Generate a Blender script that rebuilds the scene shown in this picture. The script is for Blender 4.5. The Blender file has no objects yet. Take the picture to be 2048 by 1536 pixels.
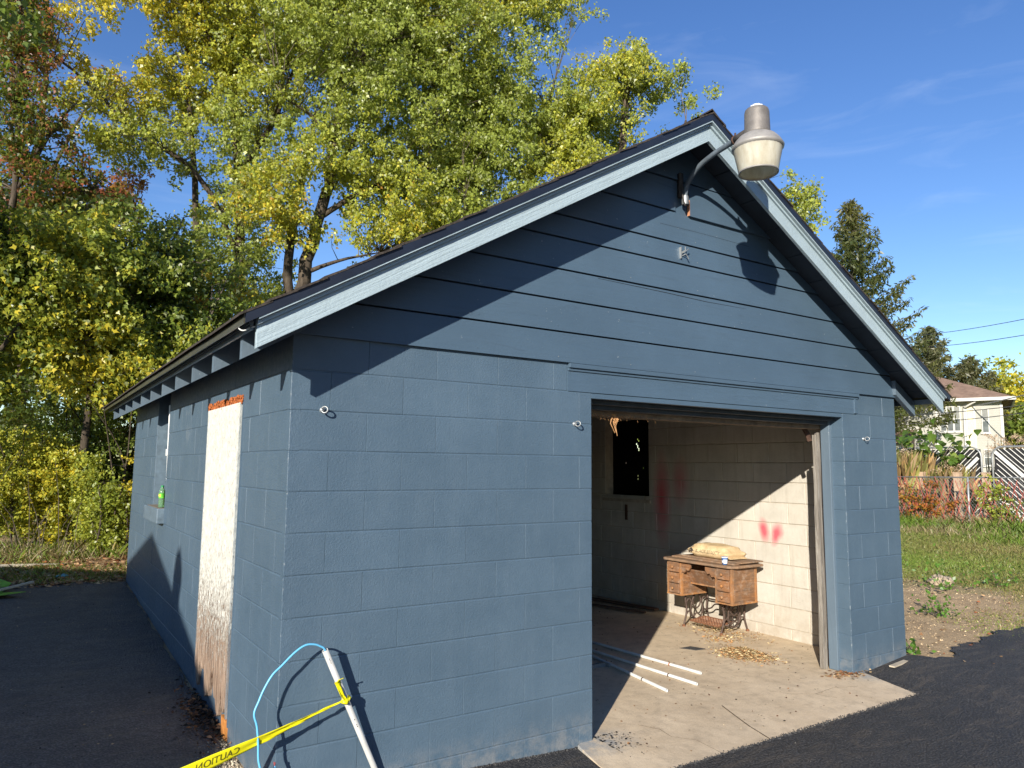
import bpy, bmesh, math, random
import numpy as np
from mathutils import Vector, Matrix

sc = bpy.context.scene
R = math.radians
rng = np.random.default_rng(7)
random.seed(7)

# ------------------------------------------------------------------ camera
cam = bpy.data.objects.new('camera', bpy.data.cameras.new('camera'))
sc.collection.objects.link(cam)
cam.location = (-1.0897, -3.6435, 1.654)
cam.rotation_euler = (math.pi/2 + 0.1127, -0.0089, -0.5849)
cam.data.sensor_width = 36.0
cam.data.lens = 1469.36/2048*36.0
cam.data.clip_start = 0.05
cam.data.clip_end = 2000
sc.camera = cam

# ------------------------------------------------------------------ sky, sun, exposure
SUN = Vector((1.26, 1.0, -0.58)).normalized()      # direction the light travels
EL = math.asin(-SUN.z)
world = bpy.data.worlds.new('World'); sc.world = world
world.use_nodes = True
wt = world.node_tree; wn = wt.nodes; wl = wt.links
for n in list(wn): wn.remove(n)
wo = wn.new('ShaderNodeOutputWorld'); bg = wn.new('ShaderNodeBackground')
sky = wn.new('ShaderNodeTexSky'); sky.sky_type = 'NISHITA'; sky.sun_disc = False
sky.sun_elevation = EL
sky.sun_rotation = math.atan2(-SUN.x, -SUN.y)
sky.air_density = 1.0; sky.dust_density = 0.0; sky.ozone_density = 2.6
bg.inputs['Strength'].default_value = 0.098
wc = wn.new('ShaderNodeTexCoord')
def wmath(op, a, b=None):
    m = wn.new('ShaderNodeMath'); m.operation = op
    for i, v in enumerate((a, b)):
        if v is None: continue
        if isinstance(v, (int, float)): m.inputs[i].default_value = v
        else: wl.new(v, m.inputs[i])
    return m.outputs[0]
# thin cirrus streaks, stretched along one direction of the wind
mp = wn.new('ShaderNodeMapping'); mp.inputs['Rotation'].default_value = (0.15, 0.1, 0.5)
mp.inputs['Scale'].default_value = (2.2, 6.0, 22.0)
wl.new(wc.outputs['Generated'], mp.inputs['Vector'])
nz = wn.new('ShaderNodeTexNoise'); nz.inputs['Scale'].default_value = 1.15; nz.inputs['Detail'].default_value = 6
nz.inputs['Roughness'].default_value = 0.55; nz.inputs['Distortion'].default_value = 0.6
wl.new(mp.outputs[0], nz.inputs['Vector'])
rp = wn.new('ShaderNodeValToRGB'); rp.color_ramp.elements[0].position = 0.54; rp.color_ramp.elements[1].position = 0.92
wl.new(nz.outputs[0], rp.inputs[0])
cf = wmath('MULTIPLY', rp.outputs[0], 0.11)
mixc = wn.new('ShaderNodeMix'); mixc.data_type = 'RGBA'
wl.new(cf, mixc.inputs['Factor'])
hs = wn.new('ShaderNodeHueSaturation'); hs.inputs['Hue'].default_value = 0.513; hs.inputs['Saturation'].default_value = 1.2; hs.inputs['Value'].default_value = 1.0
wl.new(sky.outputs[0], hs.inputs['Color']); wl.new(hs.outputs[0], mixc.inputs[6]); mixc.inputs[7].default_value = (8.0, 8.3, 8.6, 1)
wl.new(mixc.outputs[2], bg.inputs['Color']); wl.new(bg.outputs[0], wo.inputs['Surface'])

sun = bpy.data.objects.new('sun', bpy.data.lights.new('sun', 'SUN'))
sc.collection.objects.link(sun)
sun.data.energy = 4.6; sun.data.angle = R(0.53); sun.data.color = (1.0, 0.925, 0.81)
sun.rotation_euler = SUN.to_track_quat('-Z', 'Y').to_euler()
sun.location = (-20, -18, 15)
sc.view_settings.view_transform = 'Standard'; sc.view_settings.look = 'None'
sc.view_settings.exposure = 0.88; sc.view_settings.gamma = 1.0
sc.view_settings.use_curve_mapping = False

# ------------------------------------------------------------------ helpers
COL = sc.collection
def link(name, data, parent=None):
    o = bpy.data.objects.new(name, data); COL.objects.link(o)
    if parent is not None: o.parent = parent
    return o
def tag(o, label=None, cat=None, group=None, kind=None):
    if label: o['label'] = label
    if cat: o['category'] = cat
    if group: o['group'] = group
    if kind: o['kind'] = kind
    return o
def empty(name, label=None, cat=None, loc=(0, 0, 0), group=None):
    o = link(name, None); o.location = loc
    o.empty_display_size = 0.1
    return tag(o, label, cat, group)
class MB:
    """Collects faces; build() links them as ONE mesh object."""
    def __init__(s): s.v = []; s.f = []
    def add(s, vs, fs):
        b = len(s.v); s.v += [tuple(p) for p in vs]; s.f += [tuple(i+b for i in f) for f in fs]
    def box(s, x0, x1, y0, y1, z0, z1, M=None):
        vs = [Vector(p) for p in ((x0,y0,z0),(x1,y0,z0),(x1,y1,z0),(x0,y1,z0),(x0,y0,z1),(x1,y0,z1),(x1,y1,z1),(x0,y1,z1))]
        if M is not None: vs = [M @ p for p in vs]
        s.add(vs, [(3,2,1,0),(4,5,6,7),(0,1,5,4),(1,2,6,5),(2,3,7,6),(3,0,4,7)])
    def prism(s, poly, off):
        """closed polygon extruded by vector off"""
        n = len(poly); off = Vector(off)
        a = [Vector(p) for p in poly]; b = [p+off for p in a]
        s.add(a+b, [tuple(range(n-1, -1, -1)), tuple(range(n, 2*n))] + [(i, (i+1) % n, n+(i+1) % n, n+i) for i in range(n)])
    def tube(s, pts, rad, n=6, cap=True):
        pts = [Vector(p) for p in pts]; m = len(pts)
        if isinstance(rad, (int, float)): rad = [rad]*m
        vs = []; fs = []
        up = None
        for i, p in enumerate(pts):
            t = (pts[min(i+1, m-1)]-pts[max(i-1, 0)])
            if t.length < 1e-9: t = Vector((0, 0, 1))
            t.normalize()
            if up is None: up = t.orthogonal().normalized()
            a = up - t*up.dot(t)
            if a.length < 1e-6: a = t.orthogonal()
            a.normalize(); up = a; b = t.cross(a)
            for k in range(n):
                w = 2*math.pi*k/n
                vs.append(p+(a*math.cos(w)+b*math.sin(w))*rad[i])
        for i in range(m-1):
            for k in range(n):
                k2 = (k+1) % n
                fs.append((i*n+k, i*n+k2, (i+1)*n+k2, (i+1)*n+k))
        if cap:
            fs.append(tuple(range(n-1, -1, -1))); fs.append(tuple((m-1)*n+k for k in range(n)))
        s.add(vs, fs)
    def lathe(s, prof, c, n=24, axis=Vector((0,0,1)), closed=False):
        """prof: list of (r, h) along axis"""
        axis = Vector(axis).normalized(); a = axis.orthogonal().normalized(); b = axis.cross(a); c = Vector(c)
        vs = []; fs = []
        for r, h in prof:
            for k in range(n):
                w = 2*math.pi*k/n
                vs.append(c+axis*h+(a*math.cos(w)+b*math.sin(w))*max(r, 1e-5))
        m = len(prof)
        for i in range(m-1):
            for k in range(n):
                k2 = (k+1) % n
                fs.append((i*n+k, i*n+k2, (i+1)*n+k2, (i+1)*n+k))
        if closed:
            fs.append(tuple(range(n-1, -1, -1))); fs.append(tuple((m-1)*n+k for k in range(n)))
        s.add(vs, fs)
    def mesh(s, name, mat=None, smooth=False):
        me = bpy.data.meshes.new(name); me.from_pydata(s.v, [], s.f); me.update()
        if smooth:
            me.polygons.foreach_set('use_smooth', [True]*len(me.polygons))
        if mat: me.materials.append(mat)
        return me
    def build(s, name, mat, parent=None, smooth=False, kind=None):
        o = link(name, s.mesh(name, mat, smooth), parent)
        if kind: o['kind'] = kind
        return o
def bevel(o, w, seg=2):
    m = o.modifiers.new('bevel', 'BEVEL'); m.width = w; m.segments = seg; m.limit_method = 'ANGLE'; m.angle_limit = R(40)
    return o
def smoothpath(pts, k=6):
    """Catmull-Rom through pts"""
    P = [Vector(p) for p in pts]; P = [P[0]*2-P[1]]+P+[P[-1]*2-P[-2]]; out = []
    for i in range(1, len(P)-2):
        for j in range(k):
            t = j/k
            out.append(0.5*((2*P[i])+(P[i+1]-P[i-1])*t+(2*P[i-1]-5*P[i]+4*P[i+1]-P[i+2])*t*t+(3*P[i]-P[i-1]-3*P[i+1]+P[i+2])*t**3))
    out.append(P[-2]); return out

# ------------------------------------------------------------------ materials
MAT = {}
class NT:
    def __init__(s, name):
        m = bpy.data.materials.new(name); m.use_nodes = True; MAT[name] = m; s.m = m
        s.t = m.node_tree; s.n = s.t.nodes; s.l = s.t.links
        s.p = s.n['Principled BSDF']; s.out = s.n['Material Output']
    def set(s, sock, v):
        if isinstance(v, (int, float)): sock.default_value = v
        elif isinstance(v, tuple): sock.default_value = v if len(v) == 4 or len(sock.default_value) == 3 else v+(1,)
        else: s.l.new(v, sock)
    def pos(s, scale=(1, 1, 1), rot=(0, 0, 0), loc=(0, 0, 0)):
        g = s.n.new('ShaderNodeNewGeometry'); mp = s.n.new('ShaderNodeMapping')
        mp.inputs['Scale'].default_value = scale; mp.inputs['Rotation'].default_value = rot; mp.inputs['Location'].default_value = loc
        s.l.new(g.outputs['Position'], mp.inputs[0]); return mp.outputs[0]
    def noise(s, vec, scale, detail=4, rough=0.5, dist=0.0):
        n = s.n.new('ShaderNodeTexNoise'); n.inputs['Scale'].default_value = scale; n.inputs['Detail'].default_value = detail
        n.inputs['Roughness'].default_value = rough; n.inputs['Distortion'].default_value = dist
        s.l.new(vec, n.inputs['Vector']); return n.outputs[0]
    def voro(s, vec, scale, feature='F1', out='Distance'):
        n = s.n.new('ShaderNodeTexVoronoi'); n.inputs['Scale'].default_value = scale; n.feature = feature
        s.l.new(vec, n.inputs['Vector']); return n.outputs[out]
    def ramp(s, v, stops):
        r = s.n.new('ShaderNodeValToRGB'); e = r.color_ramp.elements
        while len(e) < len(stops): e.new(0.5)
        for el, (p, c) in zip(e, stops):
            el.position = p
            if isinstance(c, (int, float)): c = (c, c, c)
            el.color = tuple(c)+(1,)
        s.l.new(v, r.inputs[0]); return r.outputs[0]
    def mix(s, f, a, b, mode='MIX'):
        m = s.n.new('ShaderNodeMix'); m.data_type = 'RGBA'; m.blend_type = mode
        s.set(m.inputs[0], f); s.set(m.inputs[6], a); s.set(m.inputs[7], b); return m.outputs[2]
    def math(s, op, a, b=0.0, c=None):
        m = s.n.new('ShaderNodeMath'); m.operation = op; s.set(m.inputs[0], a); s.set(m.inputs[1], b)
        if c is not None: s.set(m.inputs[2], c)
        return m.outputs[0]
    def sep(s, v):
        n = s.n.new('ShaderNodeSeparateXYZ'); s.l.new(v, n.inputs[0]); return n.outputs
    def attr(s, name):
        n = s.n.new('ShaderNodeAttribute'); n.attribute_name = name; return n.outputs['Color']
    def rand(s):
        n = s.n.new('ShaderNodeObjectInfo'); return n.outputs['Random']
    def bump(s, h, strength=0.3, dist=0.01, normal=None):
        b = s.n.new('ShaderNodeBump'); b.inputs['Strength'].default_value = strength; b.inputs['Distance'].default_value = dist
        s.l.new(h, b.inputs['Height'])
        if normal is not None: s.l.new(normal, b.inputs['Normal'])
        return b.outputs[0]
    def fin(s, col, rough=0.6, normal=None, spec=0.5, metal=0.0):
        s.set(s.p.inputs['Base Color'], col); s.set(s.p.inputs['Roughness'], rough)
        s.set(s.p.inputs['Specular IOR Level'], spec); s.set(s.p.inputs['Metallic'], metal)
        if normal is not None: s.l.new(normal, s.p.inputs['Normal'])
        return s.m

def plain(name, col, rough=0.6, var=0.15, scale=8, spec=0.4, metal=0.0, bumpd=0.0):
    a = NT(name); v = a.pos()
    n = a.noise(v, scale, 5, 0.6)
    c = a.mix(a.ramp(n, [(0.3, 0.0), (0.7, 1.0)]), tuple(x*(1-var) for x in col), tuple(min(1, x*(1+var)) for x in col))
    nm = a.bump(a.noise(v, scale*8, 4), 0.4, bumpd) if bumpd else None
    return a.fin(c, rough, nm, spec, metal)

BLUE = (0.071, 0.114, 0.160)
def m_blockpaint():
    a = NT('blue_block_paint'); v = a.pos()
    big = a.noise(v, 1.3, 4, 0.6)
    c = a.mix(a.ramp(big, [(0.35, 0), (0.7, 1)]), tuple(x*0.93 for x in BLUE), tuple(x*1.08 for x in BLUE))
    c = a.mix(a.math('MULTIPLY', a.rand(), 0.6), c, tuple(x*0.86 for x in BLUE))
    # scuffs where bare block shows, most of them low on the wall
    z = a.sep(v)[2]
    chips = a.ramp(a.noise(v, 46, 6, 0.75), [(0.69, 0), (0.73, 1)])
    c = a.mix(a.math('MULTIPLY', chips, 0.4), c, (0.42, 0.44, 0.43))
    streak = a.ramp(a.noise(a.pos((9, 9, 0.9)), 1.0, 5, 0.65), [(0.50, 0), (0.75, 1)])
    c = a.mix(a.math('MULTIPLY', streak, 0.05), c, (0.24, 0.29, 0.33))
    low = a.ramp(z, [(0.0, 1.0), (0.20, 0.0)])
    dust = a.math('MULTIPLY', low, a.ramp(a.noise(v, 11, 5, 0.7), [(0.40, 0), (0.62, 1)]))
    c = a.mix(a.math('MULTIPLY', dust, 0.55), c, (0.26, 0.25, 0.235))
    x, y, z = a.sep(v)
    # paint worn through along the two front corners, and old white runs on the side wall
    def near(p, q, w): return a.ramp(a.math('ABSOLUTE', a.math('SUBTRACT', p, q)), [(w*0.4, 1.0), (w, 0.0)])
    edge = a.math('MULTIPLY', a.math('MAXIMUM', near(x, 0.0, 0.007), near(x, 4.68, 0.007)), near(y, 0.0, 0.009))
    worn = a.math('MULTIPLY', edge, a.ramp(a.noise(a.pos((1, 1, 0.6)), 42, 5, 0.75), [(0.54, 0), (0.64, 1)]))
    c = a.mix(a.math('MULTIPLY', worn, 0.6), c, (0.40, 0.43, 0.44))
    run = a.math('MULTIPLY', a.math('MULTIPLY', near(x, 0.0, 0.03), near(y, 2.72, 0.16)), near(z, 1.98, 0.30))
    run = a.math('MULTIPLY', run, a.ramp(a.noise(a.pos((22, 22, 5)), 1.0, 5, 0.7), [(0.55, 0), (0.68, 1)]))
    c = a.mix(a.math('MULTIPLY', run, 0.8), c, (0.42, 0.45, 0.45))
    fade = a.ramp(a.noise(v, 2.6, 6, 0.72), [(0.42, 0), (0.72, 1)])
    c = a.mix(a.math('MULTIPLY', fade, 0.18), c, (0.125, 0.172, 0.218))
    h1 = a.noise(v, 190, 3, 0.55); h2 = a.noise(v, 80, 3, 0.6)
    h = a.math('ADD', h1, a.math('MULTIPLY', h2, 1.2))
    return a.fin(c, a.ramp(a.noise(v, 30, 3), [(0.3, 0.36), (0.7, 0.52)]), a.bump(h, 0.42, 0.0045), 0.5)
m_blockpaint()

def m_woodpaint(name, col, sx, dirty=0.10, grain=0.5):
    """paint on sawn boards: long grain along local X"""
    a = NT(name)
    t = a.n.new('ShaderNodeTexCoord'); mp = a.n.new('ShaderNodeMapping'); mp.inputs['Scale'].default_value = sx
    a.l.new(t.outputs['Object'], mp.inputs[0]); v = mp.outputs[0]
    g = a.noise(v, 1.0, 7, 0.65, 0.6)
    w = a.pos()
    c = a.mix(a.ramp(a.noise(w, 1.8, 4, 0.6), [(0.3, 0), (0.7, 1)]), tuple(x*0.9 for x in col), tuple(x*1.1 for x in col))
    c = a.mix(a.math('MULTIPLY', a.rand(), 0.3), c, tuple(x*0.88 for x in col))
    c = a.mix(a.math('MULTIPLY', a.ramp(g, [(0.58, 0), (0.74, 1)]), dirty*3), c, tuple(x*0.55 for x in col))
    dots = a.ramp(a.noise(w, 30, 3, 0.7), [(0.71, 0), (0.74, 1)])
    c = a.mix(a.math('MULTIPLY', dots, 0.4), c, (0.45, 0.48, 0.48))
    h = a.math('ADD', g, a.math('MULTIPLY', a.noise(w, 60, 3), 0.4))
    return a.fin(c, a.ramp(g, [(0.3, 0.34), (0.7, 0.5)]), a.bump(h, grain, 0.006), 0.5)
m_woodpaint('blue_siding_paint', (0.065, 0.106, 0.152), (2.2, 30, 26), 0.12, 0.45)
m_woodpaint('pale_trim_paint', (0.33, 0.415, 0.455), (3, 70, 70), 0.10, 0.9)
m_woodpaint('grey_tail_paint', (0.105, 0.145, 0.185), (14, 14, 3), 0.06, 0.5)
plain('dark_edge_metal', (0.012, 0.017, 0.030), 0.42, 0.2, 6, 0.5)
plain('tree_reflection_metal', (0.055, 0.050, 0.028), 0.35, 0.25, 5, 0.6)
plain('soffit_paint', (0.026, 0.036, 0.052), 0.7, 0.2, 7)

def m_shingle():
    a = NT('roof_shingle'); v = a.pos()
    n = a.noise(v, 60, 3, 0.7)
    c = a.ramp(n, [(0.3, (0.020, 0.017, 0.015)), (0.7, (0.075, 0.062, 0.052))])
    return a.fin(c, 0.9, a.bump(n, 0.6, 0.004), 0.2)
m_shingle()

def m_innerblock():
    a = NT('cream_block_paint'); v = a.pos(); x, y, z = a.sep(v)
    c = a.mix(a.ramp(a.noise(v, 3, 5, 0.65), [(0.3, 0), (0.7, 1)]), (0.42, 0.395, 0.345), (0.56, 0.535, 0.475))
    c = a.mix(a.math('MULTIPLY', a.rand(), 0.45), c, (0.46, 0.415, 0.34))
    st = a.ramp(a.noise(a.pos((9, 9, 1.0)), 1.3, 5, 0.7), [(0.50, 0), (0.72, 1)])
    c = a.mix(a.math('MULTIPLY', st, 0.32), c, (0.27, 0.23, 0.18))
    low = a.ramp(z, [(0.0, 1.0), (0.42, 0.0)])
    dirt = a.math('MULTIPLY', low, a.ramp(a.noise(v, 5, 5, 0.7), [(0.35, 0), (0.6, 1)]))
    c = a.mix(a.math('MULTIPLY', dirt, 0.6), c, (0.30, 0.24, 0.17))
    # red spray paint: two dabs and a long faded streak
    jig = a.math('MULTIPLY', a.math('SUBTRACT', a.noise(v, 9, 3), 0.5), 0.05)
    def blob(cy, cz, ry, rz, soft, amt, tilt=0.0):
        dy = a.math('ADD', a.math('SUBTRACT', y, cy), jig); dz = a.math('ADD', a.math('SUBTRACT', z, cz), jig)
        dy = a.math('ADD', dy, a.math('MULTIPLY', dz, tilt))
        d = a.math('SQRT', a.math('ADD', a.math('POWER', a.math('ABSOLUTE', a.math('DIVIDE', dy, ry)), 2.0), a.math('POWER', a.math('ABSOLUTE', a.math('DIVIDE', dz, rz)), 2.0)))
        return a.math('MULTIPLY', a.ramp(d, [(1-soft, 1.0), (1.0, 0.0)]), amt)
    m = a.math('MAXIMUM', blob(1.305, 1.035, 0.075, 0.14, 0.75, 0.85, -0.1), blob(1.155, 1.005, 0.085, 0.14, 0.75, 0.85, 0.25))
    m = a.math('MAXIMUM', m, blob(2.75, 1.30, 0.17, 0.62, 0.9, 0.75))
    m = a.math('MAXIMUM', m, blob(2.45, 1.50, 0.17, 0.35, 0.9, 0.45))
    c = a.mix(m, c, (0.60, 0.045, 0.085))
    h = a.math('ADD', a.noise(v, 110, 3), a.noise(v, 30, 4, 0.6))
    return a.fin(c, 0.8, a.bump(h, 0.6, 0.006), 0.25)
m_innerblock()
plain('cream_mortar', (0.40, 0.35, 0.28), 0.9, 0.2, 14, 0.2, 0, 0.004)

def m_concrete():
    a = NT('concrete_floor'); v = a.pos()
    c = a.mix(a.ramp(a.noise(v, 2.2, 6, 0.65), [(0.3, 0), (0.7, 1)]), (0.54, 0.425, 0.29), (0.71, 0.58, 0.415))
    c = a.mix(a.math('MULTIPLY', a.ramp(a.noise(v, 9, 6, 0.7), [(0.48, 0), (0.66, 1)]), 0.5), c, (0.36, 0.29, 0.21))
    c = a.mix(a.math('MULTIPLY', a.ramp(a.noise(v, 120, 3, 0.8), [(0.55, 0), (0.68, 1)]), 0.4), c, (0.20, 0.165, 0.13))
    c = a.mix(a.math('MULTIPLY', a.ramp(a.noise(v, 160, 2, 0.8), [(0.62, 0), (0.7, 1)]), 0.5), c, (0.66, 0.62, 0.55))
    stain = a.ramp(a.noise(v, 1.1, 5, 0.65, 0.5), [(0.50, 0), (0.72, 1)])
    c = a.mix(a.math('MULTIPLY', stain, 0.45), c, (0.33, 0.26, 0.18))
    scr = a.ramp(a.noise(a.pos((1.2, 40, 1), (0, 0, 0.55)), 1.2, 5, 0.7), [(0.70, 0), (0.74, 1)])
    c = a.mix(a.math('MULTIPLY', scr, 0.5), c, (0.74, 0.70, 0.62))
    # blue overspray along the feet of the painted walls
    x, y, z = a.sep(v)
    near = a.ramp(a.math('ABSOLUTE', a.math('ADD', y, 0.03)), [(0.05, 1.0), (0.22, 0.0)])
    ends = a.math('MAXIMUM', a.ramp(x, [(2.02, 1.0), (2.16, 0.0)]), 0.0)
    e2 = a.ramp(a.math('DIVIDE', x, 6.0), [(0.755, 0.0), (0.785, 1.0)])
    e1 = a.ramp(a.math('DIVIDE', x, 6.0), [(0.335, 1.0), (0.375, 0.0)])
    sp = a.math('MULTIPLY', a.math('MULTIPLY', near, a.math('MAXIMUM', e1, e2)), a.ramp(a.noise(v, 12, 4, 0.7), [(0.35, 0), (0.55, 1)]))
    c = a.mix(a.math('MULTIPLY', sp, 0.7), c, (0.20, 0.245, 0.28))
    h = a.math('ADD', a.noise(v, 70, 4, 0.7), a.noise(v, 8, 4))
    return a.fin(c, 0.85, a.bump(h, 0.5, 0.006), 0.25)
m_concrete()

def m_asphalt(name, base, hi, dusty, worn=0.0):
    a = NT(name); v = a.pos()
    vo = a.voro(v, 75)
    n = a.noise(v, 48, 5, 0.75)
    c = a.mix(a.ramp(n, [(0.38, 0), (0.66, 1)]), base, hi)
    c = a.mix(a.math('MULTIPLY', a.ramp(vo, [(0.25, 0), (0.6, 1)]), 0.55), c, tuple(x*0.35 for x in base))
    pale = a.ramp(a.noise(v, 75, 3, 0.8), [(0.70, 0), (0.74, 1)])
    c = a.mix(a.math('MULTIPLY', pale, 0.55), c, (0.30, 0.28, 0.25))
    big = a.ramp(a.noise(v, 3.2, 6, 0.75, 0.8), [(0.36, 0), (0.66, 1)])
    c = a.mix(a.math('MULTIPLY', big, 0.30+worn*0.3), c, tuple(x*0.5 for x in base))
    d = a.ramp(a.noise(a.pos((1.0, 3.4, 1), (0, 0, 0.35)), 1.6, 8, 0.75, 1.6), [(0.50, 0), (0.72, 1)])
    c = a.mix(a.math('MULTIPLY', d, dusty), c, (0.24, 0.19, 0.135))
    if worn:
        sc_ = a.ramp(a.noise(a.pos((1.5, 16, 1), (0, 0, 0.3)), 1.5, 7, 0.8, 0.8), [(0.58, 0), (0.68, 1)])
        c = a.mix(a.math('MULTIPLY', sc_, worn), c, (0.22, 0.205, 0.19))
    h = a.math('ADD', a.math('MULTIPLY', vo, -1.0), n)
    return a.fin(c, a.ramp(n, [(0.3, 0.6), (0.7, 0.9)]), a.bump(h, 1.0, 0.016), 0.35)
m_asphalt('new_asphalt', (0.030, 0.030, 0.033), (0.125, 0.122, 0.122), 0.30)
m_asphalt('worn_asphalt', (0.12, 0.106, 0.098), (0.30, 0.27, 0.25), 0.55, 0.7)

def m_ground():
    a = NT('soil_and_turf'); v = a.pos(); x, y, z = a.sep(v)
    soil = a.mix(a.ramp(a.noise(v, 5, 6, 0.7), [(0.3, 0), (0.7, 1)]), (0.34, 0.24, 0.14), (0.55, 0.41, 0.25))
    soil = a.mix(a.math('MULTIPLY', a.ramp(a.noise(v, 90, 3, 0.8), [(0.5, 0), (0.7, 1)]), 0.5), soil, (0.20, 0.145, 0.09))
    turf = a.mix(a.ramp(a.noise(v, 3, 6, 0.7), [(0.35, 0), (0.65, 1)]), (0.12, 0.175, 0.035), (0.27, 0.24, 0.09))
    f = a.ramp(a.math('ADD', a.math('DIVIDE', x, 20.0), a.math('MULTIPLY', a.noise(v, 0.9, 5, 0.7), 0.35)), [(0.62, 0), (0.70, 1)])
    c = a.mix(f, soil, turf)
    h = a.math('ADD', a.noise(v, 22, 5, 0.7), a.math('MULTIPLY', a.noise(v, 120, 3), 0.4))
    return a.fin(c, 0.95, a.bump(h, 0.8, 0.03), 0.1)
m_ground()

def m_leaf():
    a = NT('leaf_colour')
    col = a.attr('col')
    tr = a.n.new('ShaderNodeBsdfTranslucent'); a.l.new(a.mix(0.30, col, (0.62, 0.58, 0.05)), tr.inputs['Color'])
    a.fin(col, 0.38, None, 0.5)
    mx = a.n.new('ShaderNodeMixShader'); mx.inputs[0].default_value = 0.48
    a.l.new(a.p.outputs[0], mx.inputs[1]); a.l.new(tr.outputs[0], mx.inputs[2]); a.l.new(mx.outputs[0], a.out.inputs['Surface'])
m_leaf()
def m_dry():
    a = NT('dry_litter'); a.fin(a.attr('col'), 0.85, None, 0.15)
m_dry()
def m_bark():
    a = NT('bark'); v = a.pos((1, 1, 0.25))
    n = a.noise(v, 14, 6, 0.7, 0.5)
    c = a.ramp(n, [(0.3, (0.030, 0.023, 0.017)), (0.7, (0.115, 0.092, 0.068))])
    a.fin(c, 0.9, a.bump(n, 0.8, 0.03), 0.15)
m_bark()
plain('twig_bark', (0.10, 0.082, 0.062), 0.9, 0.3, 9, 0.2)

# ------------------------------------------------------------------ ground heights
def gz(x, y):
    b = np.interp(x, [-30, 0, 1.9, 4.7, 5.5, 6.5, 20, 60], [0.05, 0.05, -0.04, -0.04, 0.03, 0.04, 0.34, 0.6])
    ramp = 0.047*np.clip(y-0.6, 0, 5.4)+0.022*np.clip(y-6.0, 0, 10)
    w = np.clip((0.12-x)/0.08, 0, 1)
    w2 = np.where(y > 6.15, np.clip((9.0-x)/8.0, 0, 1), w)
    inside = (x > 0.1) & (x < 5.45) & (y > 0.08) & (y < 6.1)
    h = b+ramp*w2
    h = np.where(inside, -0.06, h)
    far = np.clip((x-10)/10, 0, 1)
    h = h+far*0.05*np.sin(x*0.7+y*0.5)+np.clip((np.hypot(x, y)-70)/300, 0, 1)*2
    h = h+np.where((x > 5.8) & (y > 0.1), 0.02*np.sin(x*2.1+1)*np.sin(y*1.7), 0)
    return h
def gzz(x, y): return float(gz(np.array([x], float), np.array([y], float))[0])
def grid_sheet(name, X, Y, mat, dz, kind='structure'):
    """X, Y: 2-D arrays"""
    Z = gz(X, Y)+dz; n, m = X.shape
    v = np.stack([X, Y, Z], -1).reshape(-1, 3)
    f = [(i*m+j, (i+1)*m+j, (i+1)*m+j+1, i*m+j+1) for i in range(n-1) for j in range(m-1)]
    me = bpy.data.meshes.new(name); me.from_pydata(v.tolist(), [], f); me.materials.append(MAT[mat])
    me.polygons.foreach_set('use_smooth', [True]*len(me.polygons))
    o = link(name, me); o['kind'] = kind; return o
gx = np.concatenate([[-600, -200, -80, -40, -20, -12], np.arange(-8, 0, 0.4), [0.0, 0.04, 0.12, 0.2, 0.8], [1.9, 2.6, 3.3, 4.0, 4.7, 5.1, 5.44, 5.46, 5.5], np.arange(5.8, 24, 0.4), [28, 35, 45, 60, 90, 150, 300, 700]])
gy = np.concatenate([[-600, -200, -80, -40, -20, -12], np.arange(-8, 0, 0.8), [0.0, 0.075, 0.085], np.arange(0.4, 6.0, 0.4), [6.09, 6.11, 6.14, 6.16], np.arange(6.6, 20, 0.4), [24, 30, 40, 60, 90, 150, 300, 700]])
GX, GY = np.meshgrid(gx, gy, indexing='ij')
grid_sheet('ground', GX, GY, 'soil_and_turf', 0.0)
# side pavement (left of the garage), ragged far edge
xs = np.concatenate([np.arange(-12, -2, 0.5), np.arange(-2, 0.01, 0.05)])
T = np.concatenate([np.linspace(0, 0.62, 20), np.linspace(0.64, 1, 60)])
yedge = 6.02+0.22*np.clip(-xs, 0, 3)/1.2+0.05*np.sin(xs*9)+0.03*np.sin(xs*23)
XX = np.repeat(xs[:, None], len(T), 1); YY = -12+(yedge[:, None]+12)*T[None, :]
# the pavement stops short of the wall foot, leaving a strip of grit
strip = (0.02+0.012*np.sin(YY*7)+0.010*np.sin(YY*19))+0.12*np.exp(-((YY-0.55)/0.30)**2)
XX = np.where((XX > -0.6) & (YY > -0.1), XX-strip*np.clip((XX+0.6)/0.6, 0, 1), XX)
grid_sheet('side_pavement', XX, YY, 'worn_asphalt', 0.012)
# driveway: front and right, ragged edge
xs = np.concatenate([np.arange(0.01, 5.4, 0.06), np.arange(5.4, 9, 0.03), np.arange(9, 22, 0.25)])
ye = np.interp(xs, [0, 5.49, 5.53, 5.62, 5.80, 6.0, 6.13, 6.54, 7.18, 7.44, 8.4, 12, 22], [0.0, 0.0, 0.02, -0.21, -0.24, -0.16, -0.06, -0.10, -0.01, -0.1, -0.15, 0.1, -1.5])
ye = ye+np.where(xs > 5.52, 0.025*np.sin(xs*17)+0.018*np.sin(xs*41+1)+0.012*np.sin(xs*97), 0)
T = np.concatenate([np.linspace(0, 0.8, 14), np.linspace(0.82, 1, 36)])
XX = np.repeat(xs[:, None], len(T), 1); YY = -12+(ye[:, None]+12)*T[None, :]
grid_sheet('driveway', XX, YY, 'new_asphalt', 0.018)
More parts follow.
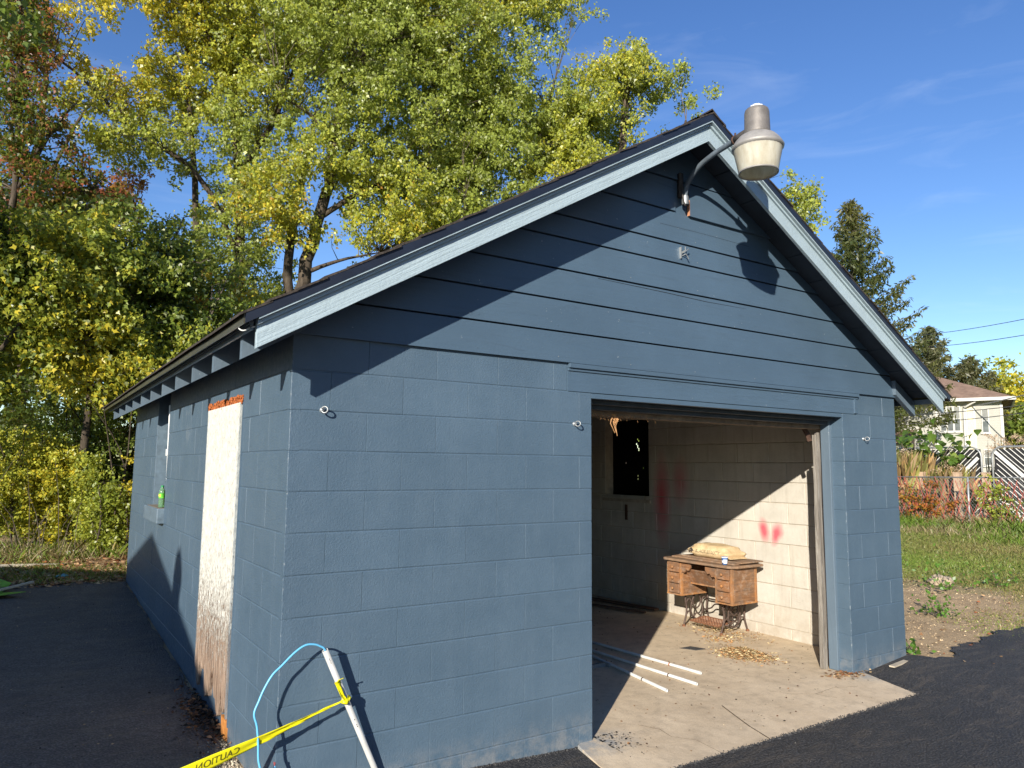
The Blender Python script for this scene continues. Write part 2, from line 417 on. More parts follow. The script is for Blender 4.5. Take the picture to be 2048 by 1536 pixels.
# concrete: garage floor and the apron in front of the door opening
mb = MB(); mb.box(0.19, 5.30, 0.03, 5.88, -0.2, 0.0)
fl = mb.build('garage_floor', MAT['concrete_floor']); fl['kind'] = 'structure'
mb = MB()
apron = [(1.80, -0.02), (1.94, 0.07), (4.64, 0.07), (4.80, -0.015), (4.66, -0.53), (3.6, -0.535), (2.93, -0.53), (2.1, -0.525), (1.70, -0.50), (1.73, -0.3)]
def apz(x, y): return 0.003+0.045*min(0, y)
top = [Vector((x, y, apz(x, y))) for x, y in apron]
mb.prism([p+Vector((0, 0, -0.15)) for p in top], (0, 0, 0.15))
ap = mb.build('concrete_apron', MAT['concrete_floor']); ap['kind'] = 'structure'; bevel(ap, 0.003)
# control joint of the apron, a real groove filled with dirt
mb = MB(); pts = [(3.12, 0.02), (3.05, -0.15), (2.98, -0.33), (2.925, -0.528)]
for (x0, y0), (x1, y1) in zip(pts, pts[1:]):
    mb.prism([(x0-0.004, y0, apz(x0, y0)+0.001), (x0+0.004, y0, apz(x0, y0)+0.001), (x1+0.005, y1, apz(x1, y1)+0.001), (x1-0.005, y1, apz(x1, y1)+0.001)], (0, 0, 0.001))
plain('joint_dirt', (0.09, 0.07, 0.05), 0.95, 0.3, 30, 0.1)
mb.build('joint', MAT['joint_dirt'], ap)
for path in ([(2.35, 0.05), (2.42, -0.08), (2.40, -0.2), (2.50, -0.31), (2.49, -0.52)], [(3.7, 0.06), (3.78, -0.06), (3.95, -0.15), (4.02, -0.28)], [(3.95, -0.15), (4.2, -0.13), (4.42, -0.2)]):
    mb = MB(); mb.tube([(x, y, apz(x, y)) for x, y in path], 0.0012, 4); mb.build('crack', MAT['joint_dirt'], ap)

# ------------------------------------------------------------------ garage
G = empty('block_garage', 'slate blue painted concrete block garage with open door and pale gable trim', 'garage')
CH = 0.2032; BL = 0.4064; Z0 = 0.10; WX = 5.4907; X1 = 1.9304; X2 = 4.6801; DY = 6.06
ROWS = list(range(-2, 11))               # bottom of row n at Z0 + n*CH ; row 10 is the top course
def block_mesh(L, mat, H=CH, depth=0.05):
    """a block face with worn, chamfered edges: local x along wall, y into the wall, z up; origin at its lower corner"""
    cream = mat.startswith('cream')
    rec, chx, chz, jx, jz = (0.0045, 0.004, 0.004, 0.0035, 0.0035) if cream else (0.0026, 0.0014, 0.0044, 0.0005, 0.0018)
    mb = MB()
    x0, x1, z0, z1 = jx, L-jx, jz, H-jz
    outer = [(x0, depth, z0), (x1, depth, z0), (x1, depth, z1), (x0, depth, z1)]
    mid = [(x0, rec, z0), (x1, rec, z0), (x1, rec, z1), (x0, rec, z1)]
    inn = [(x0+chx, 0, z0+chz), (x1-chx, 0, z0+chz), (x1-chx, 0, z1-chz), (x0+chx, 0, z1-chz)]
    f = []
    for k in range(4):
        k2 = (k+1) % 4
        f += [(k, k2, 4+k2, 4+k), (4+k, 4+k2, 8+k2, 8+k)]
    f.append((8, 9, 10, 11))
    mb.add(outer+mid+inn, f)
    return mb.mesh('block', MAT[mat])
BCACHE = {}
def put_block(parent, L, mat, M, H=CH):
    key = (round(L, 3), mat, round(H, 3))
    if key not in BCACHE: BCACHE[key] = block_mesh(L, mat, H)
    o = link('concrete_block', BCACHE[key], parent)
    o.matrix_local = M
    return o
def wall_blocks(parent, origin, ax, nin, x0, x1, rows, mat, start_half, holes=(), jig=0.0008, only=None):
    """courses of blocks on a wall; ax = direction along wall, nin = into the wall"""
    ax = Vector(ax); nin = Vector(nin); up = Vector((0, 0, 1)); cnt = 0
    for n in rows:
        zb = Z0+n*CH
        off = -BL/2 if ((n+start_half) % 2) else 0.0
        x = x0+off
        while x < x1-0.02:
            a, b = max(x, x0), min(x+BL, x1)
            x += BL
            segs = [(a, b)]
            for (hx0, hx1, hz0, hz1) in holes:
                if zb+CH*0.5 > hz0 and zb+CH*0.5 < hz1:
                    out = []
                    for s0, s1 in segs:
                        if hx1 <= s0 or hx0 >= s1: out.append((s0, s1)); continue
                        if hx0 > s0: out.append((s0, hx0))
                        if hx1 < s1: out.append((hx1, s1))
                    segs = out
            for s0, s1 in segs:
                if s1-s0 < 0.03: continue
                if only and not only(s0, s1, zb): continue
                p = Vector(origin)+ax*s0+up*zb+nin*random.uniform(-jig, jig)
                M = Matrix((ax, nin, up)).transposed().to_4x4(); M.translation = p
                put_block(parent, s1-s0, mat, M); cnt += 1
    return cnt
REC = 0.0030
BP = MAT['blue_block_paint']; CM = MAT['cream_mortar']
# front wall (mortar core; blocks are its pieces)
mb = MB(); mb.box(REC, X1-REC, REC, 0.2, -0.3, 2.32); mb.box(X2+REC, WX-REC, REC, 0.2, -0.3, 2.32); mb.box(X1-REC, X2+REC, 0.03, 0.2, 2.14, 2.32)
fw = mb.build('front_wall', BP, G)
n1 = wall_blocks(fw, (0, 0, 0), (1, 0, 0), (0, 1, 0), 0, X1, range(-1, 11), 'blue_block_paint', 0, holes=[(1.733, 9, 2.139, 9)])
n2 = wall_blocks(fw, (0, 0, 0), (1, 0, 0), (0, 1, 0), X2, WX, range(-1, 11), 'blue_block_paint', 1, holes=[(0, 4.91, 2.139, 9)])
# reveals of the door opening (block ends)
n3 = wall_blocks(fw, (X2, 0.2, 0), (0, -1, 0), (1, 0, 0), 0.0, 0.2, range(-1, 10), 'blue_block_paint', 0)
mb = MB(); mb.box(X1-0.02, X1, 0.02, 0.2, -0.2, 2.13); mb.build('jamb_face', BP, fw)
# left wall
WIN = (3.665, 4.36, 1.26, 2.34)          # y0, y1, z0, z1
mb = MB()
mb.box(REC, 0.2, 0.2005, WIN[0], -0.3, 2.36); mb.box(REC, 0.2, WIN[1], DY-0.02, -0.3, 2.36); mb.box(REC, 0.2, WIN[0], WIN[1], -0.3, WIN[2]-0.01)
lw = mb.build('left_wall', BP, G)
n4 = wall_blocks(lw, (0, DY, 0), (0, -1, 0), (1, 0, 0), 0, DY, range(0, 11), 'blue_block_paint', 0,
                 holes=[(DY-WIN[1], DY-WIN[0], WIN[2]-0.05, 9), (DY-1.90, DY-0.945, 0.0, 2.03)])
plain('lit_tone_paint', (0.105, 0.148, 0.185), 0.5, 0.25, 14, 0.5, 0, 0.006)  # wall paint lightened to show the reveals sunlit; the sill shares it
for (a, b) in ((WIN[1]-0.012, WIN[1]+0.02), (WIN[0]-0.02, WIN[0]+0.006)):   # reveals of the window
    mb = MB(); mb.box(REC+0.001, 0.2, a, b, WIN[2], WIN[3]); mb.build('window_reveal', MAT['lit_tone_paint'], lw)
# right and back walls
mb = MB(); mb.box(5.297, WX-0.01, 0.2, 2.97, -0.3, 2.36); mb.box(5.297, WX-0.01, 3.77, DY-0.02, -0.3, 2.36); mb.box(5.297, WX-0.01, 2.97, 3.77, -0.3, 1.27); mb.box(5.297, WX-0.01, 2.97, 3.77, 2.27, 2.36)
rw = mb.build('right_wall', CM, G)
def vis(s0, s1, zb): return 0.2 < s0 < 4.7
n5 = wall_blocks(rw, (5.29, 0, 0), (0, 1, 0), (1, 0, 0), 0.2, DY-0.2, range(-1, 11), 'cream_block_paint', 1, holes=[(2.97, 3.77, 1.27, 2.27)], only=vis)
mb = MB()
for (a, b, c_, d) in ((0.0, 2.97, -0.3, 2.36), (3.77, DY, -0.3, 2.36), (2.97, 3.77, -0.3, 1.27), (2.97, 3.77, 2.27, 2.36)): mb.box(WX-0.0105, WX-0.002, a+0.003, b, c_, d)
mb.build('outer_skin', BP, rw)
mb = MB(); mb.box(0.02, WX-0.02, DY-0.2, DY, -0.3, 2.36)
mb.prism([(0.0, DY-0.12, 2.36), (WX, DY-0.12, 2.36), (2.745, DY-0.12, 3.98)], (0, 0.1, 0))
mb.build('back_wall', CM, G)
print('blocks', n1, n2, n3, n4, n5)
# inner window: black board added for shaded foliage, holes give the light spots
plain('black_board', (0.006, 0.006, 0.006), 0.9, 0.2, 9, 0.1)
mb = MB(); holes = set()
for (cy, cz, k) in ((3.29, 1.99, 2), (3.31, 1.93, 3), (3.28, 1.89, 3), (3.53, 1.72, 1), (3.20, 1.66, 1), (3.06, 1.65, 1), (3.31, 1.55, 1), (3.31, 1.51, 1)):
    iy, iz = int((cy-2.97)/0.02), int((cz-1.27)/0.02)
    for a in range(k):
        holes.add((iy+random.randint(0, 1)*(a > 0), iz+a)); 
for i in range(40):
    for j in range(50):
        if (i, j) in holes: continue
        y, z = 2.97+i*0.02, 1.27+j*0.02
        mb.add([(5.43, y, z), (5.43, y+0.02, z), (5.43, y+0.02, z+0.02), (5.43, y, z+0.02)], [(0, 1, 2, 3)])
wb = mb.build('shaded_foliage_board', MAT['black_board'], rw)
so = wb.modifiers.new('thick', 'SOLIDIFY'); so.thickness = 0.008
mb = MB(); mb.box(5.262, 5.43, 2.93, 3.80, 1.235, 1.272); mb.build('inner_sill', CM, rw)
mb = MB(); mb.box(5.275, 5.31, 3.35, 3.385, 1.01, 1.20); plain('rusty_iron', (0.085, 0.048, 0.034), 0.75, 0.4, 25, 0.35, 0.3, 0.002)
mb.build('wall_bracket', MAT['rusty_iron'], rw)

# ---- roof
SL = 0.5865; AX = 2.745
def roof_z(x): return 4.125-SL*abs(x-AX)
XL, XR = -0.315, 2*AX+0.315; YF, YB = -0.342, 6.42
TH = 0.040
roof = MB()
for s in (-1, 1):
    xe = XL if s < 0 else XR
    a, b = (xe, roof_z(xe)), (AX, roof_z(AX))
    roof.prism([(a[0], YF+0.015, a[1]-TH), (b[0], YF+0.015, b[1]-TH), (b[0], YF+0.015, b[1]-0.014), (a[0], YF+0.015, a[1]-0.014)], (0, YB-YF-0.03, 0))
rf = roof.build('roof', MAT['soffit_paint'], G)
# shingle courses, each lapping the one below
sh = MB(); ncr = 25
for s in (-1, 1):
    for k in range(ncr):
        d0 = 3.085*k/ncr; d1 = d0+3.085/ncr*1.12
        xa = AX+s*(3.085-d0); xb = AX+s*max(0.0, 3.085-d1)
        za, zb_ = roof_z(xa)+0.004, roof_z(xb)-0.004
        y0 = YF-0.004+random.uniform(-0.008, 0.006)
        n = 12; yy = np.linspace(y0, YB+random.uniform(-.01, .01), n)
        vs = []; fs = []
        for i, y in enumerate(yy):
            e = random.uniform(-0.003, 0.004)
            vs += [(xa, y, za+e), (xb, y, zb_), (xb, y, zb_-0.010), (xa, y, za-0.012+e)]
        for i in range(n-1):
            b0 = i*4; c0 = b0+4
            for q in range(4):
                q2 = (q+1) % 4; fs.append((b0+q, b0+q2, c0+q2, c0+q))
        fs += [(0, 1, 2, 3), ((n-1)*4+3, (n-1)*4+2, (n-1)*4+1, (n-1)*4)]
        sh.add(vs, fs)
for k in range(44):   # ridge caps
    y = YF+k*0.155
    sh.add([(AX-0.14, y, roof_z(AX-0.14)+0.012), (AX, y, 4.150), (AX+0.14, y, roof_z(AX+0.14)+0.012), (AX-0.14, y+0.2, roof_z(AX-0.14)+0.004), (AX, y+0.2, 4.140), (AX+0.14, y+0.2, roof_z(AX+0.14)+0.004),
            (AX-0.14, y, roof_z(AX-0.14)+0.002), (AX, y, 4.140), (AX+0.14, y, roof_z(AX+0.14)+0.002)], [(0, 1, 4, 3), (1, 2, 5, 4), (0, 6, 7, 1), (1, 7, 8, 2)])
so = sh.build('shingles', MAT['roof_shingle'], rf); so['kind'] = 'stuff'
# dark metal drip edge on the rakes, the eave's olive tint painted for reflected trees
for s in (-1, 1):
    xe = XL if s < 0 else XR
    mb = MB()
    a, b = (xe, roof_z(xe)), (AX, roof_z(AX))
    mb.prism([(a[0], YF, a[1]-0.056), (b[0], YF, b[1]-0.060), (b[0], YF, b[1]-0.010), (a[0], YF, a[1]-0.010)], (0, 0.014, 0))
    mb.build('rake_drip_edge', MAT['dark_edge_metal'], rf)
    mb = MB(); mb.box(min(xe, xe+s*0.006), max(xe, xe+s*0.006), YF+0.0145, YB-0.02, a[1]-0.056, a[1]-0.010)
    mb.prism([(xe, YF+0.0145, a[1]-TH-0.0035), (xe-s*0.075, YF+0.0145, a[1]-TH-0.0035+0.075*SL), (xe-s*0.075, YF+0.0145, a[1]-TH-0.0015+0.075*SL), (xe, YF+0.0145, a[1]-TH-0.0015)], (0, YB-YF-0.04, 0))
    mb.build('eave_drip_edge', MAT['tree_reflection_metal'], rf)
# soffit seams under the rake overhang (boards of the deck)
def zb(x): return 2.171+0.152-0.152+(AX-abs(x-AX)+0.257)*0.5845      # lower edge of the rake board
for s in (-1, 1):
    for k in range(11):
        d = 0.28*k+0.1
        x0 = AX+s*(d); x1 = AX+s*min(d+0.272, 2.985)
        mb = MB()
        z0_, z1_ = roof_z(x0)-TH-0.002, roof_z(x1)-TH-0.002
        mb.prism([(x0, -0.272, z0_), (x1, -0.272, z1_), (x1, -0.272, z1_-0.012), (x0, -0.272, z0_-0.012)], (0, 0.30, 0))
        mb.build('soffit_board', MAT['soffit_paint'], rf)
# rake boards with a stepped moulding on top
PT = MAT['pale_trim_paint']
for s in (-1, 1):
    L = (AX+0.257)
    ang = math.atan(0.5845)*(-s)
    def rk(name, h0, h1, y0, y1, xin=0.0, xout=0.0):
        xa = AX+s*0.0; xe = AX+s*(L+xout)
        za = zb(AX); ze = zb(AX)-0.5845*(L+xout)
        poly = [(xa, y0, za+h0), (xe, y0, ze+h0), (xe, y0, ze+h1), (xa, y0, za+h1)]
        mb = MB(); mb.prism(poly, (0, y1-y0, 0)); 
        # local frame along the board so the grain follows it
        o = mb.build(name, PT, rf)
        M = Matrix.Rotation(s*math.atan(0.5845), 4, 'Y')
        o.data.transform(M.inverted()); o.matrix_local = M
        return o
    bevel(rk('rake_board', 0.0, 0.1055, -0.305, -0.279), 0.002)
    rk('rake_moulding', 0.106, 0.1125, -0.3195, -0.281)
    rk('rake_moulding', 0.113, 0.1275, -0.3165, -0.2815)
    rk('rake_moulding', 0.128, 0.1400, -0.3385, -0.282)
mb = MB(); mb.prism([(AX-0.006, -0.3055, zb(AX)+0.004), (AX+0.006, -0.3055, zb(AX)+0.004), (AX+0.006, -0.3055, zb(AX)+0.108), (AX-0.006, -0.3055, zb(AX)+0.108)], (0, 0.002, 0))
# rafters with exposed tails, eave fascia, lookouts
TAILS = [-0.03, 0.60, 1.19, 1.78, 2.37, 2.96, 3.55, 4.14, 4.72, 5.30, 5.87]
for s in (-1, 1):
    for y in TAILS:
        xe = AX+s*(AX+0.257)
        ze = 2.155
        mb = MB()
        xi = AX+s*0.03 if y > 0 else AX+s*(AX-0.05)
        mb.prism([(xe, y-0.02, ze), (xe, y-0.02, ze+0.128), (xi, y-0.02, ze+0.128+0.5845*abs(xe-xi)), (xi, y-0.02, ze+0.5845*abs(xe-xi))], (0, 0.04, 0))
        mb.build('rafter', MAT['grey_tail_paint'], rf)
    xa = AX+s*(AX+0.272); 
    for (d0, d1, z0_, z1_) in ((0.0, 0.012, 2.258, 2.280), (0.0, 0.020, 2.2805, 2.302)):
        mb = MB(); x0, x1 = AX+s*(AX+0.2575+d0+0.008), AX+s*(AX+0.2575+d1+0.008)
        mb.box(min(x0, x1), max(x0, x1), -0.278, 6.30, z0_, z1_)
        mb.build('eave_fascia', MAT['grey_tail_paint'], rf)
    # frieze closing the wall top between rafters
    xw = 0.03 if s < 0 else WX-0.05
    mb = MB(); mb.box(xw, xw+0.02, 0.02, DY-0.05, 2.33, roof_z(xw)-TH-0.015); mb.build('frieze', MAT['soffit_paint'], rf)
# bent wire at the corner
mb = MB(); mb.tube(smoothpath([(-0.262, -0.29, 2.272), (-0.275, -0.27, 2.268), (-0.297, -0.235, 2.258), (-0.312, -0.215, 2.268), (-0.31, -0.21, 2.288), (-0.29, -0.2, 2.304)]), 0.0035, 6)
plain('pale_wire', (0.55, 0.57, 0.56), 0.5, 0.1)
mb.build('bent_wire', MAT['pale_wire'], rf)

plain('galvanised', (0.30, 0.32, 0.33), 0.45, 0.15, 30, 0.5, 0.6)
# ---- gable siding: lapped boards
gb = MB(); gb.prism([(0.03, 0.05, 2.325), (WX-0.03, 0.05, 2.325), (AX, 0.05, roof_z(AX)-TH-0.08)], (0, 0.05, 0))
gable = gb.build('gable_wall', MAT['soffit_paint'], G)
def gx_lim(z): return (z-(4.125-TH-0.012))/SL      # <=0 : |x-AX| limit
lines = [2.312, 2.508, 2.712, 2.910, 3.118, 3.268, 3.497, 3.735, 4.05]
def side_board(z0, z1, xa=None, xb=None, yb=-0.022, yt=-0.012, name='siding_board'):
    mb = MB()
    l0 = AX+gx_lim(z0); l1 = AX+gx_lim(z1)
    l0 = max(l0, 0.0); l1 = max(l1, 0.0)
    r0 = 2*AX-l0; r1 = 2*AX-l1
    if xa is not None: l0 = max(l0, xa); l1 = max(l1, xa)
    if xb is not None: r0 = min(r0, xb); r1 = min(r1, xb)
    zt = z1-0.009
    v = [(l0, yb, z0), (r0, yb, z0), (r1, yt, zt), (l1, yt, zt), (l0, 0.048, z0), (r0, 0.048, z0), (r1, 0.048, zt), (l1, 0.048, zt)]
    mb.add(v, [(0, 1, 2, 3), (5, 4, 7, 6), (4, 5, 1, 0), (1, 5, 6, 2), (3, 2, 6, 7), (4, 0, 3, 7)])
    return mb.build(name, MAT['blue_siding_paint'], gable)
for a, b in zip(lines[:5], lines[1:6]): side_board(a, b)
side_board(lines[5], lines[6]-0.0)
side_board(lines[6], lines[7], xb=2.70)
side_board(lines[6]-0.016, lines[7], xa=2.835, yb=-0.036, yt=-0.020)
side_board(lines[6]-0.01, lines[7], xa=2.70, xb=2.835, yb=-0.010, yt=-0.009)
side_board(lines[7], lines[8]-0.02)
plain('raw_wood', (0.42, 0.20, 0.11), 0.8, 0.3, 40, 0.2)
mb = MB(); mb.box(2.829, 2.8348, -0.035, -0.013, 3.484, 3.60); mb.build('raw_board_end', MAT['raw_wood'], gable)
# split line under one board
mb = MB(); mb.prism([(2.15, -0.0335, 2.9), (3.75, -0.0335, 2.905), (3.75, -0.0335, 2.897), (3.1, -0.0335, 2.879)], (0, 0.003, 0))
plain('crack_dark', (0.012, 0.014, 0.018), 0.9)
mb = MB(); mb.tube([(1.98, -0.0135, 2.893), (2.6, -0.0135, 2.884), (3.0, -0.0140, 2.873), (3.45, -0.0138, 2.876)], [0.001, 0.0022, 0.0022, 0.0008], 4); mb.build('crack', MAT['crack_dark'], gable)
mb = MB(); mb.tube([(2.55, -0.0170, 3.378), (3.0, -0.0170, 3.381), (3.5, -0.0172, 3.376)], 0.0012, 4); mb.build('crack', MAT['crack_dark'], gable)
for i_, z_ in enumerate(lines[:7]):
    for k_ in range(9):
        x_ = 0.45+k_*0.61+random.uniform(-.03, .03)
        if abs(x_-AX) > -gx_lim(z_+0.10)-0.1: continue
        mb = MB(); mb.lathe([(0.004, 0.0), (0.0035, 0.0015), (0.0, 0.002)], (x_, -0.0208, z_+0.03), 6, (0, -1, 0)); mb.build('nail_head', MAT['galvanised'] if random.random() < 0.25 else MAT['blue_siding_paint'], gable)
mb = MB(); mb.box(2.737, 2.741, -0.036, -0.012, 3.15, 3.235)
for (x0, z0_, x1, z1_) in ((2.75, 3.19, 2.83, 3.225), (2.76, 3.175, 2.82, 3.15), (2.755, 3.20, 2.77, 3.235)):
    mb.tube([(x0, -0.02, z0_), (x0+0.01, -0.05, z0_+0.008), (x0+(x1-x0)*0.6, -0.05, z1_)], 0.0045, 5)
mb.build('metal_cleat', MAT['galvanised'], gable)

# ---- door header and frame
SP = MAT['blue_siding_paint']
hd = empty('door_frame'); hd.parent = G
def bx(name, x0, x1, y0, y1, z0, z1, mat, parent, bv=0.0):
    mb = MB(); mb.box(x0, x1, y0, y1, z0, z1); o = mb.build(name, mat, parent)
    if bv: bevel(o, bv)
    return o
bx('header_board', 1.737, 4.845, -0.003, 0.06, 2.1345, 2.262, SP, hd)
bx('header_moulding', 1.737, 4.905, -0.012, 0.03, 2.2625, 2.280, SP, hd, 0.002)
bx('header_moulding', 1.737, 4.905, -0.026, 0.03, 2.2805, 2.3095, SP, hd, 0.003)
bx('header_end_trim', 4.8455, 4.870, -0.014, 0.03, 2.139, 2.262, SP, hd, 0.002)
bx('header_end_trim', 4.8705, 4.905, -0.006, 0.03, 2.139, 2.262, SP, hd, 0.002)
bx('header_lip', X1+0.004, X2-0.002, 0.004, 0.05, 2.098, 2.134, SP, hd, 0.003)
plain('dark_stop_paint', (0.045, 0.055, 0.065), 0.6, 0.3, 10)
bx('door_stop', X1+0.004, X2-0.002, 0.075, 0.12, 2.070, 2.139, MAT['dark_stop_paint'], hd, 0.003)
bx('door_stop', X1+0.004, X2-0.002, 0.125, 0.19, 2.040, 2.139, MAT['dark_stop_paint'], hd, 0.003)
def m_weather():
    a = NT('weathered_wood'); t = a.n.new('ShaderNodeTexCoord'); mp = a.n.new('ShaderNodeMapping'); mp.inputs['Scale'].default_value = (30, 30, 2.2)
    a.l.new(t.outputs['Object'], mp.inputs[0])
    n = a.noise(mp.outputs[0], 1.3, 7, 0.7, 0.8)
    c = a.ramp(n, [(0.25, (0.07, 0.06, 0.05)), (0.5, (0.19, 0.17, 0.145)), (0.75, (0.40, 0.375, 0.33))])
    return a.fin(c, 0.85, a.bump(n, 0.9, 0.008), 0.2)
m_weather()
plain('rough_beam', (0.21, 0.16, 0.115), 0.9, 0.35, 13, 0.2, 0, 0.006)
bx('header_beam', 1.80, 5.20, 0.203, 0.29, 2.004, 2.20, MAT['rough_beam'], hd, 0.006)
bx('jamb_trim', X2-0.026, X2+0.01, 0.115, 0.198, 0.004, 2.12, MAT['grey_tail_paint'], hd, 0.004)
mb = MB()
for (a, b, c_, d, e0, e1) in ((4.604, 4.622, 0.205, 0.245, 0.004, 1.955), (4.628, 4.644, 0.199, 0.235, 0.004, 1.975)):
    n = 9; zz = np.linspace(e0, e1, n); vs = []; fs = []
    for z in zz:
        w = 0.004*math.sin(z*6+a*9)+random.uniform(-.002, .002)
        vs += [(a+w, c_, z), (b+w, c_, z), (b+w, d, z), (a+w, d, z)]
    for i in range(n-1):
        for q in range(4):
            q2 = (q+1) % 4; fs.append((i*4+q, i*4+q2, i*4+4+q2, i*4+4+q))
    fs += [(0, 3, 2, 1), tuple((n-1)*4+q for q in range(4))]
    mb.add(vs, fs)
mb.build('door_jamb', MAT['weathered_wood'], hd)
mb = MB(); mb.tube(smoothpath([(4.59, 0.26, 1.90), (4.575, 0.28, 1.98), (4.555, 0.34, 2.06), (4.54, 0.5, 2.12), (4.54, 1.2, 2.13)]), 0.022, 6); mb.build('door_track', MAT['rusty_iron'], hd)
# ceiling ties inside, keeps the roof space dark
mb = MB()
for k in range(9): mb.box(0.2, 5.29, 0.5+0.62*k, 0.54+0.62*k, 2.30, 2.42)
mb.build('ceiling_joist', MAT['rough_beam'], G)

# ---- boarded side door, foam, window infill
def m_peel():
    a = NT('peeling_white_board'); v = a.pos(); x, y, z = a.sep(v)
    flake = a.noise(a.pos((1, 1, 0.30)), 60, 6, 0.8)
    zz = a.math('DIVIDE', z, 2.1)
    thr = a.ramp(zz, [(0.05, 0.40), (0.18, 0.28), (0.32, 0.17), (0.50, 0.06), (1.0, 0.02)])
    wear = a.ramp(a.math('SUBTRACT', a.math('ADD', flake, thr), 0.63), [(0.0, 0), (0.07, 1)])
    white = a.mix(a.ramp(a.noise(v, 20, 4), [(0.3, 0), (0.7, 1)]), (0.58, 0.57, 0.50), (0.74, 0.73, 0.66))
    rot = a.mix(a.ramp(a.noise(a.pos((1, 1, 0.12)), 40, 5, 0.7), [(0.35, 0), (0.65, 1)]), (0.12, 0.07, 0.045), (0.44, 0.32, 0.235))
    c = a.mix(wear, white, rot)
    fl2 = a.ramp(a.noise(a.pos((1, 1, 0.28)), 120, 4, 0.75), [(0.56, 0), (0.63, 1)])
    c = a.mix(a.math('MULTIPLY', fl2, 0.9), c, (0.17, 0.15, 0.12))
    # blue overspray along both edges
    e = a.math('MINIMUM', a.math('ABSOLUTE', a.math('SUBTRACT', y, 0.94)), a.math('ABSOLUTE', a.math('SUBTRACT', y, 1.905)))
    ov = a.math('MULTIPLY', a.ramp(a.math('ADD', e, a.math('MULTIPLY', a.noise(v, 40, 3), 0.03)), [(0.02, 0.75), (0.06, 0.0)]), 1.0)
    c = a.mix(ov, c, (0.16, 0.21, 0.25))
    h = a.math('ADD', flake, a.math('MULTIPLY', wear, -0.8))
    return a.fin(c, 0.75, a.bump(h, 0.8, 0.01), 0.3)
m_peel()
side = empty('side_door'); side.parent = G
mb = MB(); N = 46; vs = []; fs = []
zlow = lambda t: 0.26+0.09*math.sin(t*19)+0.05*math.sin(t*47+1)-0.12*max(0, 1-t*3.2)+0.22*max(0, t-0.72)
for i in range(N):
    t = i/(N-1); y = 0.955+t*0.935
    zl = max(0.17, zlow(t))+random.uniform(-0.02, 0.02)
    vs += [(-0.016, y, zl), (-0.016, y, 0.6), (-0.016, y, 2.03), (0.02, y, zl), (0.02, y, 2.03)]
for i in range(N-1):
    a = i*5; b = a+5
    fs += [(a, a+1, b+1, b), (a+1, a+2, b+2, b+1), (a+2, a+4, b+4, b+2), (a+3, a, b, b+3), (a+4, a+3, b+3, b+4)]
fs += [(0, 3, 4, 2, 1), ((N-1)*5+1, (N-1)*5+2, (N-1)*5+4, (N-1)*5+3, (N-1)*5)]
mb.add(vs, fs); mb.build('door_panel', MAT['peeling_white_board'], side)
mb = MB(); mb.box(0.03, 0.06, 0.93, 1.92, 0.0, 2.05); plain('rot_dark', (0.045, 0.028, 0.02), 0.95, 0.4, 18, 0.1, 0, 0.01); mb.build('door_backing', MAT['rot_dark'], side)
mb = MB(); mb.box(-0.006, 0.03, 0.936, 0.947, 0.15, 2.03); mb.build('edge_strip', BP, side)
# rusty orange foam along the top, rotten wood at the foot
def lumps(name, n, cx, cy, cz, sx, sy, sz, r0, r1, mat, parent, sub=1):
    bm = bmesh.new()
    for _ in range(n):
        p = (cx+random.uniform(-sx, sx), cy+random.uniform(-sy, sy), cz+random.uniform(-sz, sz)); r = random.uniform(r0, r1)
        g = bmesh.ops.create_icosphere(bm, subdivisions=sub, radius=r)
        for v in g['verts']:
            v.co = Vector((v.co.x*0.6, v.co.y*random.uniform(.7, 1.3), v.co.z*random.uniform(.7, 1.3)))+Vector(p)
    me = bpy.data.meshes.new(name); bm.to_mesh(me); bm.free(); me.materials.append(mat)
    return link(name, me, parent)
plain('orange_foam', (0.34, 0.105, 0.035), 0.9, 0.6, 60, 0.15, 0, 0.01)
lumps('expanding_foam', 700, -0.002, 1.425, 2.045, 0.010, 0.475, 0.030, 0.005, 0.012, MAT['orange_foam'], side)
lumps('expanding_foam', 50, 0.0, 1.425, 2.012, 0.010, 0.45, 0.022, 0.006, 0.014, MAT['orange_foam'], side)
plain('orange_wood', (0.46, 0.19, 0.05), 0.9, 0.35, 22, 0.2, 0, 0.004)
mb = MB(); mb.prism([(-0.012, 0.955, 0.06), (-0.012, 1.05, 0.09), (-0.012, 1.065, 0.19), (-0.012, 0.955, 0.185)], (0.04, 0, 0)); mb.build('rotten_sill', MAT['orange_wood'], side)
win = empty('side_window'); win.parent = G
bx('window_panel', 0.105, 0.135, WIN[0]+0.007, WIN[1]-0.013, WIN[2], 2.33, BP, win)
bx('window_mullion', 0.090, 0.104, 3.99, 4.02, WIN[2]+0.02, 2.32, BP, win)
o = bx('window_sill', -0.060, 0.12, 3.655, 4.50, 1.120, 1.256, MAT['lit_tone_paint'], win, 0.008)
plain('sill_dust', (0.19, 0.16, 0.12), 0.9, 0.3, 30, 0.2)
bx('sill_grit', -0.048, 0.084, 3.668, 4.355, 1.2565, 1.2605, MAT['sill_dust'], win)
plain('white_plastic', (0.78, 0.78, 0.75), 0.4, 0.05, 10, 0.5)
mb = MB(); mb.tube([(0.010, 3.69, 2.19), (0.018, 3.692, 1.40)], [0.017, 0.012], 8); mb.box(-0.008, 0.022, 3.67, 3.72, 1.73, 1.79)
mb.build('white_conduit', MAT['white_plastic'], win)
